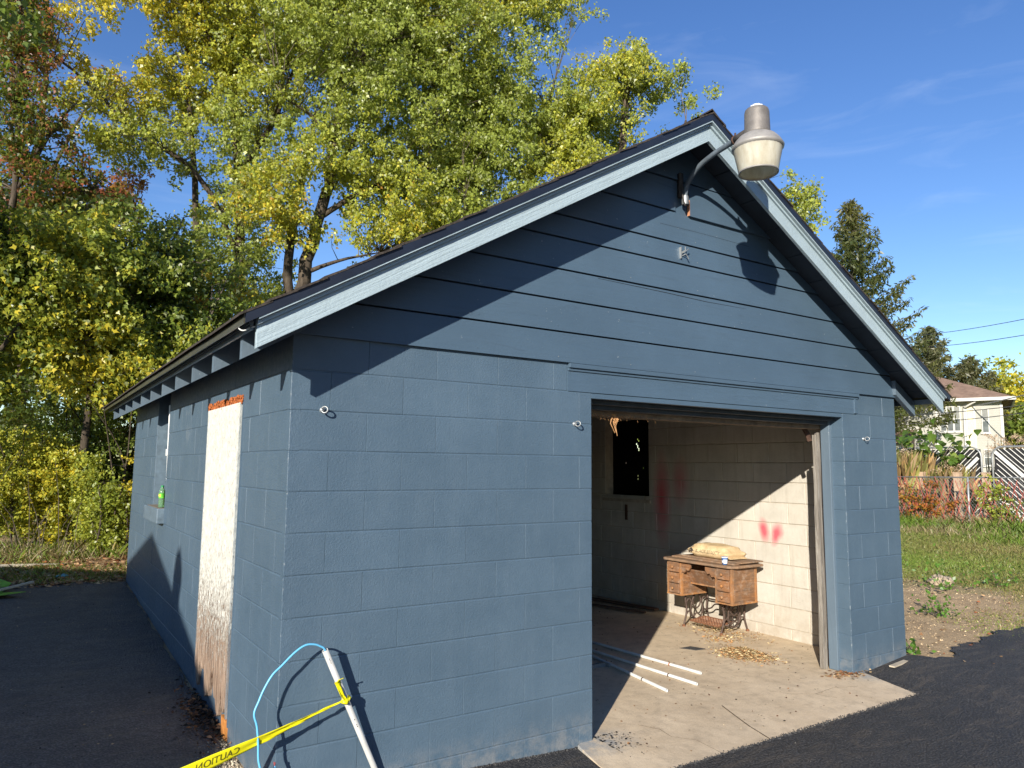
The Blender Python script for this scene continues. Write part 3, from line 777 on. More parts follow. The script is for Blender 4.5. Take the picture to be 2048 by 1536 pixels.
# eye bolts
for i, (x, z) in enumerate(((0.163, 1.934), (1.793, 1.928), (4.978, 1.924))):
    mb = MB()
    a0 = (0.9, 0.5, 0.4)[i]
    ring = [(x+0.016*math.cos(t)*math.sin(a0), -0.034-0.018*math.cos(t)*math.cos(a0), z+0.016*math.sin(t)) for t in np.linspace(-2.9, 2.9, 15)]
    mb.tube(ring, 0.0042, 6); mb.tube([(x, 0.0, z), (x, -0.02, z)], 0.006, 6); mb.lathe([(0.016, -0.006), (0.013, 0.006), (0.0, 0.007)], (x, -0.002, z), 10, (0, -1, 0))
    mb.build('eye_bolt', MAT['galvanised'], fw, True)
# hanging scrap of dried plant under the beam
plain('dried_stem', (0.50, 0.27, 0.12), 0.85, 0.3, 30)
dst = empty('dried_stems', 'tuft of dried stems hanging from the beam over the door opening', 'dried plant', (2.29, 0.20, 2.005))
for k in range(9):
    x = random.uniform(-.014, .014); y = random.uniform(-.012, .004); L = random.uniform(0.05, 0.16)
    mb = MB(); mb.tube([(x, y, 0.02), (x+random.uniform(-.03, .03), y-0.01, 0.02-L*0.5), (x+random.uniform(-.02, .02), y-0.02, 0.02-L)], [0.004, 0.003, 0.0015], 4); mb.build('stem', MAT['dried_stem'], dst)
mb = MB()
for k in range(80):
    x = random.gauss(0, .16); mb.tube([(x, 0.012, 0.03), (x+random.uniform(-.03, .03), -0.008, 0.03-random.uniform(.02, .06))], [0.002, 0.001], 3)
mb.build('fringe', MAT['dried_stem'], dst, False, 'stuff')

# ------------------------------------------------------------------ yard light on the gable
lamp = empty('yard_light', 'old grey dusk-to-dawn yard light on a bent arm at the garage peak', 'lamp', (2.69, -0.75, 3.53))
def lpart(mb, name, mat, smooth=True, kind=None):
    o = mb.build(name, mat, None, smooth); o.data.transform(Matrix.Translation(-Vector((2.69, -0.75, 3.53)))); o.parent = lamp; return o
LC = Vector((2.69, -0.75, 3.53))
plain('aged_aluminium', (0.30, 0.285, 0.265), 0.55, 0.2, 14, 0.5, 0.3, 0.002)
plain('dull_housing', (0.17, 0.155, 0.14), 0.55, 0.25, 14, 0.5, 0.3, 0.002)
plain('grey_arm_paint', (0.10, 0.125, 0.15), 0.5, 0.35, 12, 0.5)
plain('sooty_arm', (0.055, 0.05, 0.048), 0.8, 0.4, 20, 0.3)
def m_lens():
    a = NT('ribbed_refractor'); v = a.pos()
    dirt = a.ramp(a.noise(a.pos((1, 1, 0.4)), 16, 5, 0.7), [(0.35, 0), (0.7, 1)])
    c = a.mix(dirt, (0.88, 0.86, 0.76), (0.66, 0.60, 0.46))
    a.fin(c, 0.35, None, 0.5)
    tr = a.n.new('ShaderNodeBsdfTranslucent'); a.l.new(c, tr.inputs['Color'])
    gl = a.n.new('ShaderNodeBsdfTransparent'); gl.inputs['Color'].default_value = (0.75, 0.72, 0.62, 1)
    m1 = a.n.new('ShaderNodeMixShader'); m1.inputs[0].default_value = 0.5
    a.l.new(a.p.outputs[0], m1.inputs[1]); a.l.new(tr.outputs[0], m1.inputs[2])
    m2 = a.n.new('ShaderNodeMixShader'); m2.inputs[0].default_value = 0.10
    a.l.new(m1.outputs[0], m2.inputs[1]); a.l.new(gl.outputs[0], m2.inputs[2]); a.l.new(m2.outputs[0], a.out.inputs['Surface'])
m_lens()
# refractor bowl: ribbed tapered wall, open at the bottom
mb = MB(); n = 72; prof = [(0.117, 0.0), (0.121, 0.008), (0.132, 0.07), (0.150, 0.155), (0.153, 0.165)]; vs = []; fs = []
for side_ in (0, 1):
    for (r, h) in prof:
        for k in range(n):
            w = 2*math.pi*k/n; rr = r-(0.006 if side_ else 0)+(0.0016 if k % 2 else 0)
            vs.append((LC.x+rr*math.cos(w), LC.y+rr*math.sin(w), LC.z+h))
m_ = len(prof)
for sd in (0, 1):
    b = sd*m_*n
    for i in range(m_-1):
        for k in range(n):
            k2 = (k+1) % n; q = (b+i*n+k, b+i*n+k2, b+(i+1)*n+k2, b+(i+1)*n+k); fs.append(q if not sd else q[::-1])
for k in range(n): fs.append((k, m_*n+k, m_*n+(k+1) % n, (k+1) % n))
mb.add(vs, fs); lpart(mb, 'refractor', MAT['ribbed_refractor'])
mb = MB(); mb.lathe([(0.117, 0.0), (0.123, -0.004), (0.124, 0.006), (0.118, 0.010)], LC, 40); lpart(mb, 'rim', MAT['aged_aluminium'])
mb = MB(); mb.lathe([(0.150, 0.150), (0.159, 0.158), (0.162, 0.170), (0.156, 0.180), (0.140, 0.208), (0.115, 0.236), (0.088, 0.252), (0.080, 0.256)], LC, 40); lpart(mb, 'collar', MAT['aged_aluminium'])
mb = MB(); mb.lathe([(0.082, 0.250), (0.084, 0.262), (0.080, 0.275), (0.077, 0.40), (0.072, 0.418), (0.066, 0.424)], LC, 36, closed=True); lpart(mb, 'ballast_housing', MAT['dull_housing'])
mb = MB(); mb.lathe([(0.036, 0.42), (0.036, 0.44), (0.030, 0.452), (0.0, 0.456)], LC, 20); lpart(mb, 'photocell', MAT['white_plastic'])
for k in range(9):
    w = 2*math.pi*k/9; mb = MB(); c = LC+Vector((0.034*math.cos(w), 0.034*math.sin(w), 0.436)); mb.box(c.x-.005, c.x+.005, c.y-.005, c.y+.005, c.z-.006, c.z+.012)
    lpart(mb, 'photocell_bead', MAT['white_plastic'], False)
mb = MB(); mb.lathe([(0.0, 0.24), (0.05, 0.235), (0.055, 0.16), (0.035, 0.07), (0.0, 0.05)], LC, 20); lpart(mb, 'bulb', MAT['white_plastic'])
armp = smoothpath([(2.765, -0.055, 3.56), (2.765, -0.06, 3.66), (2.762, -0.10, 3.78), (2.755, -0.19, 3.865), (2.745, -0.32, 3.895), (2.735, -0.45, 3.87), (2.722, -0.56, 3.845)], 6)
# arm lifts over the rake and runs out level
armp = smoothpath([(2.765, -0.055, 3.555), (2.765, -0.058, 3.63), (2.762, -0.09, 3.70), (2.756, -0.19, 3.775), (2.748, -0.33, 3.815), (2.738, -0.46, 3.830), (2.724, -0.56, 3.833)], 6)
mb = MB(); mb.tube(armp, 0.0185, 10); lpart(mb, 'arm', MAT['grey_arm_paint'])
mb = MB(); mb.tube([(2.728, -0.535, 3.833), (2.712, -0.60, 3.832), (2.695, -0.69, 3.828)], [0.027, 0.030, 0.034], 10); lpart(mb, 'arm_socket', MAT['sooty_arm'])
mb = MB(); mb.tube([(2.727, -0.540, 3.833), (2.724, -0.553, 3.833)], 0.033, 10); mb.box(2.722, 2.728, -0.553, -0.541, 3.86, 3.885); lpart(mb, 'clamp', MAT['rusty_iron'])
mb = MB(); mb.lathe([(0.024, 0.0), (0.026, 0.01), (0.026, 0.05), (0.0225, 0.065)], (2.765, -0.056, 3.545), 14); lpart(mb, 'arm_end_band', MAT['galvanised'])
mb = MB(); mb.box(2.725, 2.757, -0.05, -0.020, 3.60, 3.78)
mb.tube(smoothpath([(2.735, -0.055, 3.70), (2.725, -0.07, 3.60), (2.74, -0.075, 3.535), (2.77, -0.06, 3.54)]), 0.006, 6); lpart(mb, 'wall_bracket', MAT['sooty_arm'])

# ------------------------------------------------------------------ treadle desk
DK = Vector((4.97, 1.72, 0.0))
desk = empty('treadle_desk', 'weathered oak treadle sewing desk with iron legs inside the garage', 'desk', DK)
def m_oak(name, dark, light, sx):
    a = NT(name); t = a.n.new('ShaderNodeTexCoord'); mp = a.n.new('ShaderNodeMapping'); mp.inputs['Scale'].default_value = sx
    a.l.new(t.outputs['Object'], mp.inputs[0])
    n = a.noise(mp.outputs[0], 1.2, 7, 0.7, 1.0); w = a.pos()
    c = a.ramp(n, [(0.28, dark), (0.55, tuple((p+q)/2 for p, q in zip(dark, light))), (0.75, light)])
    c = a.mix(a.math('MULTIPLY', a.ramp(a.noise(w, 7, 5, 0.7), [(0.40, 0), (0.66, 1)]), 0.7), c, (0.11, 0.085, 0.066))
    c = a.mix(a.math('MULTIPLY', a.ramp(a.noise(w, 16, 4, 0.7), [(0.52, 0), (0.68, 1)]), 0.45), c, (0.36, 0.29, 0.23))
    return a.fin(c, 0.75, a.bump(n, 0.7, 0.004), 0.25)
m_oak('oak_front', (0.13, 0.055, 0.022), (0.40, 0.20, 0.095), (60, 5, 60))
m_oak('oak_top', (0.15, 0.085, 0.05), (0.42, 0.27, 0.165), (50, 4, 50))
m_oak('oak_side', (0.12, 0.052, 0.022), (0.38, 0.20, 0.095), (5, 60, 40))
m_oak('oak_post', (0.24, 0.095, 0.03), (0.52, 0.26, 0.10), (40, 40, 5))
plain('cast_iron', (0.10, 0.068, 0.054), 0.7, 0.35, 30, 0.4, 0.35, 0.002)
plain('rust_iron', (0.19, 0.085, 0.045), 0.8, 0.4, 30, 0.3, 0.2, 0.002)
def dpart(mb, name, mat, smooth=False, parent=None, bv=0):
    o = mb.build(name, mat, None, smooth); o.data.transform(Matrix.Translation(-DK)); o.parent = parent or desk
    if bv: bevel(o, bv)
    return o
def dbox(name, x0, x1, y0, y1, z0, z1, mat, bv=0.0, parent=None):
    mb = MB(); mb.box(x0, x1, y0, y1, z0, z1); return dpart(mb, name, MAT[mat], False, parent, bv)
FX = 4.755
mb = MB(); mb.prism([(4.705, 1.30, 0.685), (4.705, 2.15, 0.685), (4.735, 2.185, 0.685), (5.18, 2.185, 0.685), (5.18, 1.235, 0.685), (4.80, 1.235, 0.685), (4.735, 1.262, 0.685)], (0, 0, 0.027)); dpart(mb, 'tabletop', MAT['oak_top'], bv=0.008)
dbox('folding_leaf', 4.80, 5.17, 1.285, 2.125, 0.7125, 0.727, 'oak_top', 0.004)
dbox('folding_leaf', 4.85, 5.19, 1.245, 2.03, 0.7275, 0.742, 'oak_top', 0.004)
for k in range(3):
    o = dbox('leaf_board', 4.815+0.035*k, 4.843+0.035*k, 1.31, 2.11, 0.7272, 0.7305+0.001*k, 'oak_top')
def bank(y0, y1, sgn):
    dbox('drawer_case', FX+0.012, 5.13, y0, y1, 0.345, 0.684, 'oak_side')
    for (xa, xb) in ((FX+0.002, FX+0.032), (5.10, 5.135)):
        for yy in ((y0-0.006, y0+0.020), (y1-0.020, y1+0.006)): dbox('corner_post', xa, xb, yy[0], yy[1], 0.335, 0.684, 'oak_post', 0.003)
    for yy in (y0-0.004, y1-0.004):
        for (za, zc) in ((0.36, 0.455), (0.463, 0.56), (0.568, 0.675)): dbox('side_panel', FX+0.035, 5.097, yy, yy+0.008, za, zc, 'oak_side', 0.003)
    dbox('base_board', FX-0.004, 5.14, y0-0.009, y1+0.009, 0.330, 0.345, 'oak_post', 0.003)
    for (za, zc) in ((0.352, 0.448), (0.456, 0.560), (0.568, 0.672)):
        d = dbox('drawer', FX-0.012, FX+0.01, y0+0.022, y1-0.022, za, zc, 'oak_front', 0.005)
        mb = MB(); c = Vector((FX-0.010, (y0+y1)/2, (za+zc)/2)); mb.lathe([(0.006, 0.0), (0.007, 0.010), (0.015, 0.016), (0.016, 0.022), (0.010, 0.028), (0.0, 0.029)], c, 12, (-1, 0, 0))
        dpart(mb, 'knob', MAT['oak_post'], True, d)
bank(1.29, 1.49, 1); bank(1.955, 2.145, -1)
# scalloped apron boards either side of the kneehole, drop panel, dark opening
def apron_board(y0, y1, dirn):
    n = 14; top = 0.684; pts = []
    for i in range(n+1):
        t = i/n; y = y0+(y1-y0)*t; u = t if dirn > 0 else 1-t
        pts.append((FX+0.004, y, 0.565+0.055*u+0.010*math.sin(u*14)))
    mb = MB(); mb.prism([(FX+0.004, y0, top), ]+pts+[(FX+0.004, y1, top)], (0.02, 0, 0)); dpart(mb, 'scalloped_apron', MAT['oak_front'])
apron_board(1.497, 1.625, 1); apron_board(1.825, 1.948, -1)
dbox('back_rail', 5.10, 5.12, 1.50, 1.95, 0.40, 0.684, 'oak_side')
mb = MB(); mb.prism([(4.80, 1.50, 0.60), (4.80, 1.945, 0.60), (4.90, 1.945, 0.46), (4.90, 1.50, 0.46)], (0.014, 0, 0.010)); dpart(mb, 'drop_panel', MAT['oak_front'])
dbox('panel_rail', 4.892, 4.912, 1.50, 1.945, 0.448, 0.462, 'oak_post')
# cast iron legs: open lattice of curved bars, one stand at each end
def stand(yc):
    mb = MB()
    P = lambda u, z: (4.865+u*0.375, yc+random.uniform(-0.002, 0.002), z)
    r = 0.0085
    def bar(pts, rr=r): mb.tube(smoothpath([P(*q) for q in pts], 5), rr, 6)
    bar([(0.18, 0.60), (0.16, 0.50), (0.10, 0.40), (0.04, 0.29), (0.09, 0.20), (0.07, 0.12), (0.0, 0.05), (-0.03, 0.012)], 0.011)
    bar([(0.82, 0.60), (0.84, 0.50), (0.90, 0.40), (0.96, 0.29), (0.91, 0.20), (0.93, 0.12), (1.0, 0.05), (1.03, 0.012)], 0.011)
    bar([(0.18, 0.60), (0.30, 0.53), (0.45, 0.46), (0.50, 0.42), (0.55, 0.46), (0.70, 0.53), (0.82, 0.60)])
    bar([(0.14, 0.46), (0.30, 0.44), (0.48, 0.40), (0.42, 0.32), (0.30, 0.24), (0.26, 0.16), (0.34, 0.08)])
    bar([(0.86, 0.46), (0.70, 0.44), (0.52, 0.40), (0.58, 0.32), (0.70, 0.24), (0.74, 0.16), (0.66, 0.08)])
    bar([(0.08, 0.25), (0.20, 0.28), (0.30, 0.24)]); bar([(0.92, 0.25), (0.80, 0.28), (0.70, 0.24)])
    ring = [(0.50+0.16*math.cos(t), 0.25+0.075*math.sin(t)) for t in np.linspace(0, 2*math.pi, 13)]
    bar(ring)
    bar([(0.06, 0.12), (0.20, 0.15), (0.34, 0.09), (0.50, 0.12), (0.66, 0.09), (0.80, 0.15), (0.94, 0.12)])
    bar([(0.34, 0.08), (0.5, 0.06), (0.66, 0.08)])
    dpart(mb, 'iron_leg', MAT['cast_iron'], True)
    for u in (-0.03, 1.03):
        mb = MB(); c = P(u, 0.0); mb.lathe([(0.018, 0.0), (0.020, 0.008), (0.012, 0.022), (0.0, 0.026)], c, 10); dpart(mb, 'foot', MAT['rust_iron'], True)
stand(1.515); stand(2.015)
# treadle plate: pierced lattice in a frame
mb = MB(); X0, X1_, Y0, Y1 = 4.86, 5.08, 1.56, 1.93
def tz(x): return 0.075+0.10*(x-X0)
for a, b in (((X0, Y0), (X1_, Y0)), ((X1_, Y0), (X1_, Y1)), ((X1_, Y1), (X0, Y1)), ((X0, Y1), (X0, Y0))):
    mb.tube([(a[0], a[1], tz(a[0])), (b[0], b[1], tz(b[0]))], 0.007, 6)
for k in range(-8, 18):
    for sg in (1, -1):
        y0 = Y0+k*0.036; pts = []
        for t in np.linspace(0, 1, 7):
            x = X0+(X1_-X0)*t; y = y0+(X1_-X0)*t*sg+(0 if sg > 0 else 0.22)
            if Y0 <= y <= Y1: pts.append((x, y, tz(x)))
        if len(pts) > 1: mb.tube(pts, 0.0038, 4)
dpart(mb, 'treadle', MAT['rust_iron'])
mb = MB(); mb.tube(smoothpath([(5.05, 1.60, 0.10), (5.02, 1.53, 0.24), (5.06, 1.75, 0.25), (5.10, 1.86, 0.19), (5.10, 1.96, 0.16)], 6), 0.008, 6)
mb.tube([(4.97, 1.515, 0.08), (4.97, 2.015, 0.08)], 0.009, 6); mb.tube([(5.2, 1.515, 0.26), (5.2, 2.015, 0.26)], 0.009, 6)
dpart(mb, 'linkage', MAT['cast_iron'], True)
mb = MB(); mb.lathe([(0.115, -0.008), (0.125, -0.008), (0.125, 0.008), (0.115, 0.008), (0.115, -0.008)], (5.06, 1.545, 0.22), 26, (0, 1, 0))
for k in range(4):
    w = k*math.pi/4; c, s_ = math.cos(w)*0.118, math.sin(w)*0.118; mb.tube([(5.06-c, 1.545, 0.22-s_), (5.06+c, 1.545, 0.22+s_)], 0.005, 5)
dpart(mb, 'flywheel', MAT['cast_iron'])

# ---- sack on the desk, with its print
def text_mesh(txt, size, shear=0.0):
    cu = bpy.data.curves.new('txt', 'FONT'); cu.body = txt; cu.size = size; cu.align_x = 'CENTER'; cu.align_y = 'CENTER'; cu.shear = shear; cu.extrude = 0.0
    to = bpy.data.objects.new('txt', cu); COL.objects.link(to)
    dg = bpy.context.evaluated_depsgraph_get(); dg.update()
    me = bpy.data.meshes.new_from_object(to.evaluated_get(dg)); bpy.data.objects.remove(to); bpy.data.curves.remove(cu)
    return me
SK = Vector((4.985, 1.665, 0.742))
sack = empty('paper_sack', 'dusty tan paper sack of grit lying on the sewing desk', 'sack', SK)
def m_paper():
    a = NT('kraft_paper'); v = a.pos()
    n = a.noise(v, 14, 5, 0.7)
    c = a.ramp(n, [(0.3, (0.44, 0.31, 0.165)), (0.6, (0.60, 0.46, 0.27)), (0.8, (0.70, 0.56, 0.31))])
    a.fin(c, 0.8, a.bump(a.noise(v, 38, 4, 0.7), 0.6, 0.008), 0.2)
m_paper(); plain('ink', (0.045, 0.035, 0.03), 0.8)
def sackpt(a, b):
    """a, b in [-1,1] on a pillow-like rounded box: long axis y"""
    hx, hy, hz = 0.155, 0.265, 0.052
    return hx, hy, hz
bm = bmesh.new(); bmesh.ops.create_cube(bm, size=2.0); bmesh.ops.subdivide_edges(bm, edges=bm.edges[:], cuts=9, use_grid_fill=True)
for v in bm.verts:
    x, y, z = v.co
    puff = (1-abs(x)**4)*(1-abs(y)**4)
    k = 1-0.10*abs(z)**2*(abs(x)**6+abs(y)**6)
    zz = z*(0.030+0.046*puff**0.5)+0.006*math.sin(y*7+x*3)*puff
    if z < 0: zz = max(zz, -0.058)
    v.co = Vector((x*0.150*k*(1-0.03*math.sin(5*y)), y*0.262*k, zz+0.060+0.008*y))
    if z < -0.5: v.co.z = max(0.001, v.co.z-0.012)
me = bpy.data.meshes.new('sack_body'); bm.to_mesh(me); bm.free(); me.materials.append(MAT['kraft_paper']); me.polygons.foreach_set('use_smooth', [True]*len(me.polygons))
sb = link('sack_body', me, sack)
for sy in (-1, 1):
    mb = MB(); mb.prism([(-0.13, sy*0.252, 0.030+0.010*sy), (0.13, sy*0.252, 0.030+0.010*sy), (0.12, sy*0.285, 0.022+0.012*sy), (-0.12, sy*0.285, 0.026+0.012*sy)], (0, 0, 0.006)); mb.build('sack_end_seam', MAT['kraft_paper'], sack)
# front faces the door (-x): project print onto the sack's front
def on_front(me, yc, zc, name, mat, mirror=False):
    from mathutils.bvhtree import BVHTree
    tree = BVHTree.FromPolygons([v.co.copy() for v in sb.data.vertices], [tuple(p.vertices) for p in sb.data.polygons])
    for v in me.vertices:
        y = yc-v.co.x; z = zc+v.co.y
        hit = tree.ray_cast(Vector((-0.6, y, z)), Vector((1, 0, 0)))
        x = hit[0].x if hit[0] else -0.14
        v.co = Vector((x-0.0022, y, z))
    me.materials.clear(); me.materials.append(MAT[mat]); return link(name, me, sack)
tm = text_mesh('BLACK BEAUTY', 0.046, 0.2)
on_front(tm, 0.000, 0.062, 'print', 'ink')
mb = MB()   # small dark emblem beside the words: a running animal's head and mane shape
em = [(-0.035, -0.022), (-0.018, -0.004), (-0.022, 0.012), (-0.008, 0.026), (0.006, 0.022), (0.020, 0.014), (0.034, -0.002), (0.030, -0.012), (0.016, -0.006), (0.012, -0.02), (0.0, -0.026), (-0.006, -0.010), (-0.02, -0.026)]
mb.add([(x, y, 0) for x, y in em], [tuple(range(len(em)))])
em_me = mb.mesh('emblem'); bm = bmesh.new(); bm.from_mesh(em_me); bmesh.ops.triangulate(bm, faces=bm.faces); bmesh.ops.subdivide_edges(bm, edges=bm.edges[:], cuts=2); bm.to_mesh(em_me); bm.free()
on_front(em_me, 0.212, 0.066, 'print_emblem', 'ink')
tag(sack, None, None)
# ---- cup
cup = empty('paper_cup', 'small blue and white cup on the front corner of the sewing desk', 'cup', (4.79, 1.395, 0.7125))
plain('cup_blue', (0.07, 0.20, 0.52), 0.5, 0.15, 40); plain('cup_white', (0.72, 0.75, 0.80), 0.5, 0.1, 40)
mb = MB(); mb.lathe([(0.0, 0.002), (0.024, 0.0), (0.031, 0.070), (0.033, 0.072), (0.031, 0.073), (0.028, 0.066), (0.022, 0.006), (0.0, 0.006)], (0, 0, 0), 20); mb.build('cup_body', MAT['cup_blue'], cup, True)
for (h0, h1, w0, w1) in ((0.012, 0.050, -2.9, -1.3), (0.018, 0.042, -3.9, -3.1)):
    mb = MB(); vs = []; fs = []
    for i, w in enumerate(np.linspace(w0, w1, 9)):
        for h in (h0, h1):
            r = 0.024+0.007*h/0.07+0.0008; vs.append((r*math.cos(w), r*math.sin(w), h))
    for i in range(8): fs.append((2*i, 2*i+2, 2*i+3, 2*i+1))
    mb.add(vs, fs); mb.build('cup_label', MAT['cup_white'], cup)
mb = MB(); mb.lathe([(0.0312, 0.066), (0.034, 0.070), (0.0335, 0.075), (0.0305, 0.074)], (0, 0, 0), 20); mb.build('cup_rim', MAT['cup_white'], cup, True)

# ---- white pipes on the floor
plain('grey_pvc', (0.44, 0.44, 0.42), 0.35, 0.12, 10, 0.5)
pw = [((3.53, 1.88), (3.598, 0.642), 'farthest of the three white pipes on the garage floor, nearest the desk'),
      ((3.32, 1.64), (3.338, 0.447), 'middle one of the three white pipes lying on the garage floor'),
      ((3.19, 1.50), (3.02, 0.45), 'short-looking white pipe on the garage floor nearest the left door jamb')]
for (a, b, lab) in pw:
    a, b = Vector((*a, 0.0135)), Vector((*b, 0.0135)); d = (b-a).normalized(); st = b-d*3.0
    p = empty('plastic_pipe', lab, 'pipe', st, 'white pipes on the floor')
    mb = MB(); n = 12; ax_ = d; u = ax_.orthogonal().normalized(); w = ax_.cross(u); vs = []; fs = []
    for (L, r) in ((0, 0.0128), (3.0, 0.0128), (3.0, 0.0102), (0.0, 0.0102)):
        for k in range(n):
            t = 2*math.pi*k/n; vs.append(d*L+(u*math.cos(t)+w*math.sin(t))*r)
    for i in range(4):
        for k in range(n):
            k2 = (k+1) % n; j = (i+1) % 4; fs.append((i*n+k, i*n+k2, j*n+k2, j*n+k))
    mb.add(vs, fs); mb.build('pipe_body', MAT['grey_pvc'], p, True)
    mb = MB(); L = 3.0-random.uniform(0.28, 0.34); mb.tube([d*L, d*(L+0.012)], 0.0136, 12); mb.build('stain_band', MAT['orange_foam'] if lab.startswith('far') else MAT['rusty_iron'], p)
mb = MB(); mb.box(2.93, 3.12, 1.245, 1.275, 0.001, 0.030); mb.box(3.105, 3.12, 1.20, 1.2445, 0.001, 0.028)
tag(mb.build('metal_angle', MAT['galvanised']), 'short bent metal angle on the shaded garage floor by the pipes', 'bracket')
# long dark planks along the foot of the inner wall
plain('dark_plank', (0.10, 0.055, 0.035), 0.9, 0.3, 8)
for (x0, y0, x1, y1, w, lab) in ((5.18, 2.75, 4.85, 4.4, 0.09, 'dark reddish plank lying along the foot of the inner wall'), (4.95, 2.70, 4.70, 3.5, 0.05, 'thin dark lath lying on the shaded floor beside the plank')):
    a, b = Vector((x0, y0, 0.012)), Vector((x1, y1, 0.012)); d = (b-a); nn = Vector((-d.y, d.x, 0)).normalized()*w/2
    mb = MB(); mb.prism([a-nn, a+nn, b+nn, b-nn], (0, 0, 0.02)); tag(mb.build('floor_plank', MAT['dark_plank']), lab, 'plank')
mb = MB(); mb.add([(4.10, 1.36, 0.004), (4.17, 1.22, 0.006), (4.27, 1.20, 0.010), (4.215, 1.33, 0.012), (4.10, 1.36, 0.001), (4.17, 1.22, 0.001), (4.27, 1.20, 0.004), (4.215, 1.33, 0.006)], [(0, 1, 2, 3), (7, 6, 5, 4), (0, 4, 5, 1), (1, 5, 6, 2), (2, 6, 7, 3), (3, 7, 4, 0)])
plain('slate_shard', (0.055, 0.055, 0.055), 0.7, 0.2, 20)
tag(mb.build('shingle_scrap', MAT['slate_shard']), 'small dark flat scrap of shingle on the sunlit garage floor', 'scrap')

# ------------------------------------------------------------------ leaning conduit, tape, cable
CB = Vector((0.545, -0.025, 0.03)); CT = Vector((0.186, -0.10, 0.771)); cd = (CT-CB).normalized()
con = empty('leaning_conduit', 'white plastic conduit stub leaning in front of the blue wall with tape tied on', 'pipe', CB)
mb = MB(); n = 16; u = cd.orthogonal().normalized(); w = cd.cross(u); vs = []; fs = []; L = (CT-CB).length
for (l, r) in ((-0.12, 0.0150), (L, 0.0150), (L, 0.012), (L-0.08, 0.012)):
    for k in range(n):
        t = 2*math.pi*k/n; vs.append(cd*l+(u*math.cos(t)+w*math.sin(t))*r)
for i in range(3):
    for k in range(n):
        k2 = (k+1) % n; fs.append((i*n+k, i*n+k2, (i+1)*n+k2, (i+1)*n+k))
mb.add(vs, fs); mb.build('conduit_tube', MAT['grey_pvc'], con, True)
mb = MB()
for l in (L-0.05, L-0.06, L-0.072, L-0.40, L-0.43, L-0.44):
    c = cd*l+(Vector((-0.6, -1.9, 0.3)).normalized())*0.0135; mb.tube([c-w*0.004, c+w*0.004], 0.0032, 4)
mb.build('printed_mark', MAT['ink'], con)
# caution tape: crumpled ribbon
tape = empty('caution_tape', 'yellow caution tape tied to the leaning conduit, running out to the left', 'tape', CB+cd*(L*0.66))
TK = CB+cd*(L*0.655)
plain('tape_yellow', (0.72, 0.66, 0.012), 0.3, 0.06, 20, 0.5); plain('tape_ink', (0.10, 0.09, 0.012), 0.5, 0.4, 90)
n = 150; E0 = Vector((-1.7, -0.30, 0.20)); prev = None
def tape_pt(t):
    c = TK.lerp(E0, t); c.z -= 0.05*math.sin(math.pi*t)
    wdt = 0.007+0.024*min(1, t*3.2); 
    tw = 0.95-0.9*min(1, max(0, t-0.02)*3.0)+0.15*math.sin(t*30)*max(0, 0.3-t)
    side_ = Vector((0.05, -math.sin(tw)*0.6, math.cos(tw))).normalized()
    return c, side_, wdt
mb = MB(); vs = []; fs = []; K = 7
for i in range(n+1):
    t = i/n; c, sd, wd = tape_pt(t); nrm = Vector((0.1, -1, 0)).normalized()
    for k in range(K):
        q = k/(K-1)*2-1
        cr = (0.007*math.sin(q*3.5+t*26)+0.005*math.sin(q*7-t*55)+0.003*math.sin(q*11+t*130))*max(0.08, 1-t*3.2)
        vs.append(c+sd*q*wd+nrm*cr-TK)
for i in range(n):
    for k in range(K-1): fs.append((i*K+k, i*K+k+1, (i+1)*K+k+1, (i+1)*K+k))
mb.add(vs, fs); o = mb.build('ribbon', MAT['tape_yellow'], tape, True); so_ = o.modifiers.new('t', 'SOLIDIFY'); so_.thickness = 0.0008
o.location = (0, 0, 0); tape.location = TK
mb = MB(); ring = [cd*(0.004*math.sin(3*t))+(u*math.cos(t)+w*math.sin(t))*0.020 for t in np.linspace(0, 2*math.pi, 15)]
mb.tube(ring, 0.0085, 6); mb.tube([cd*0.01+u*0.012-w*0.014, Vector((-0.012, -0.03, -0.006)), Vector((-0.03, -0.02, 0.0))], [0.008, 0.012, 0.007], 6); mb.build('knot', MAT['tape_yellow'], tape, True)
mb = MB(); vs = []; fs = []; tail = smoothpath([(-0.008, -0.02, 0.0), (-0.030, -0.028, 0.035), (-0.050, -0.030, 0.085), (-0.058, -0.034, 0.105), (-0.046, -0.045, 0.112)], 5)
for i, c in enumerate(tail):
    t = i/(len(tail)-1)
    for k in range(5):
        q = k/4*2-1; vs.append(Vector(c)+Vector((0.9, 0.2, 0.35)).normalized()*q*(0.007+0.014*t)+Vector((0, 0.006*math.sin(q*4+t*9), 0)))
for i in range(len(tail)-1):
    for k in range(4): fs.append((i*5+k, i*5+k+1, i*5+6+k, i*5+5+k))
mb.add(vs, fs); o = mb.build('loose_end', MAT['tape_yellow'], tape, True); o.modifiers.new('t', 'SOLIDIFY').thickness = 0.0008
# lettering reads backwards: we see the reverse of the film
def tape_text(txt, tc, size, name):
    me = text_mesh(txt, size); Lt = (E0-TK).length
    for v in me.vertices:
        t = tc-(v.co.x)/Lt*-1.0
        c, sd, wd = tape_pt(t); nrm = Vector((0.1, -1, 0)).normalized()
        cr = 0.0016
        q = v.co.y/wd
        cr += (0.007*math.sin(q*3.5+t*26)+0.005*math.sin(q*7-t*55)+0.003*math.sin(q*11+t*130))*max(0.08, 1-t*3.2)
        v.co = c+sd*v.co.y+nrm*cr-TK
    me.materials.append(MAT['tape_ink']); return link(name, me, tape)
tape_text('CAUTION', 0.300, 0.042, 'lettering'); tape_text('CAUTION', 0.62, 0.042, 'lettering'); tape_text('CAUTION', 0.9, 0.042, 'lettering')
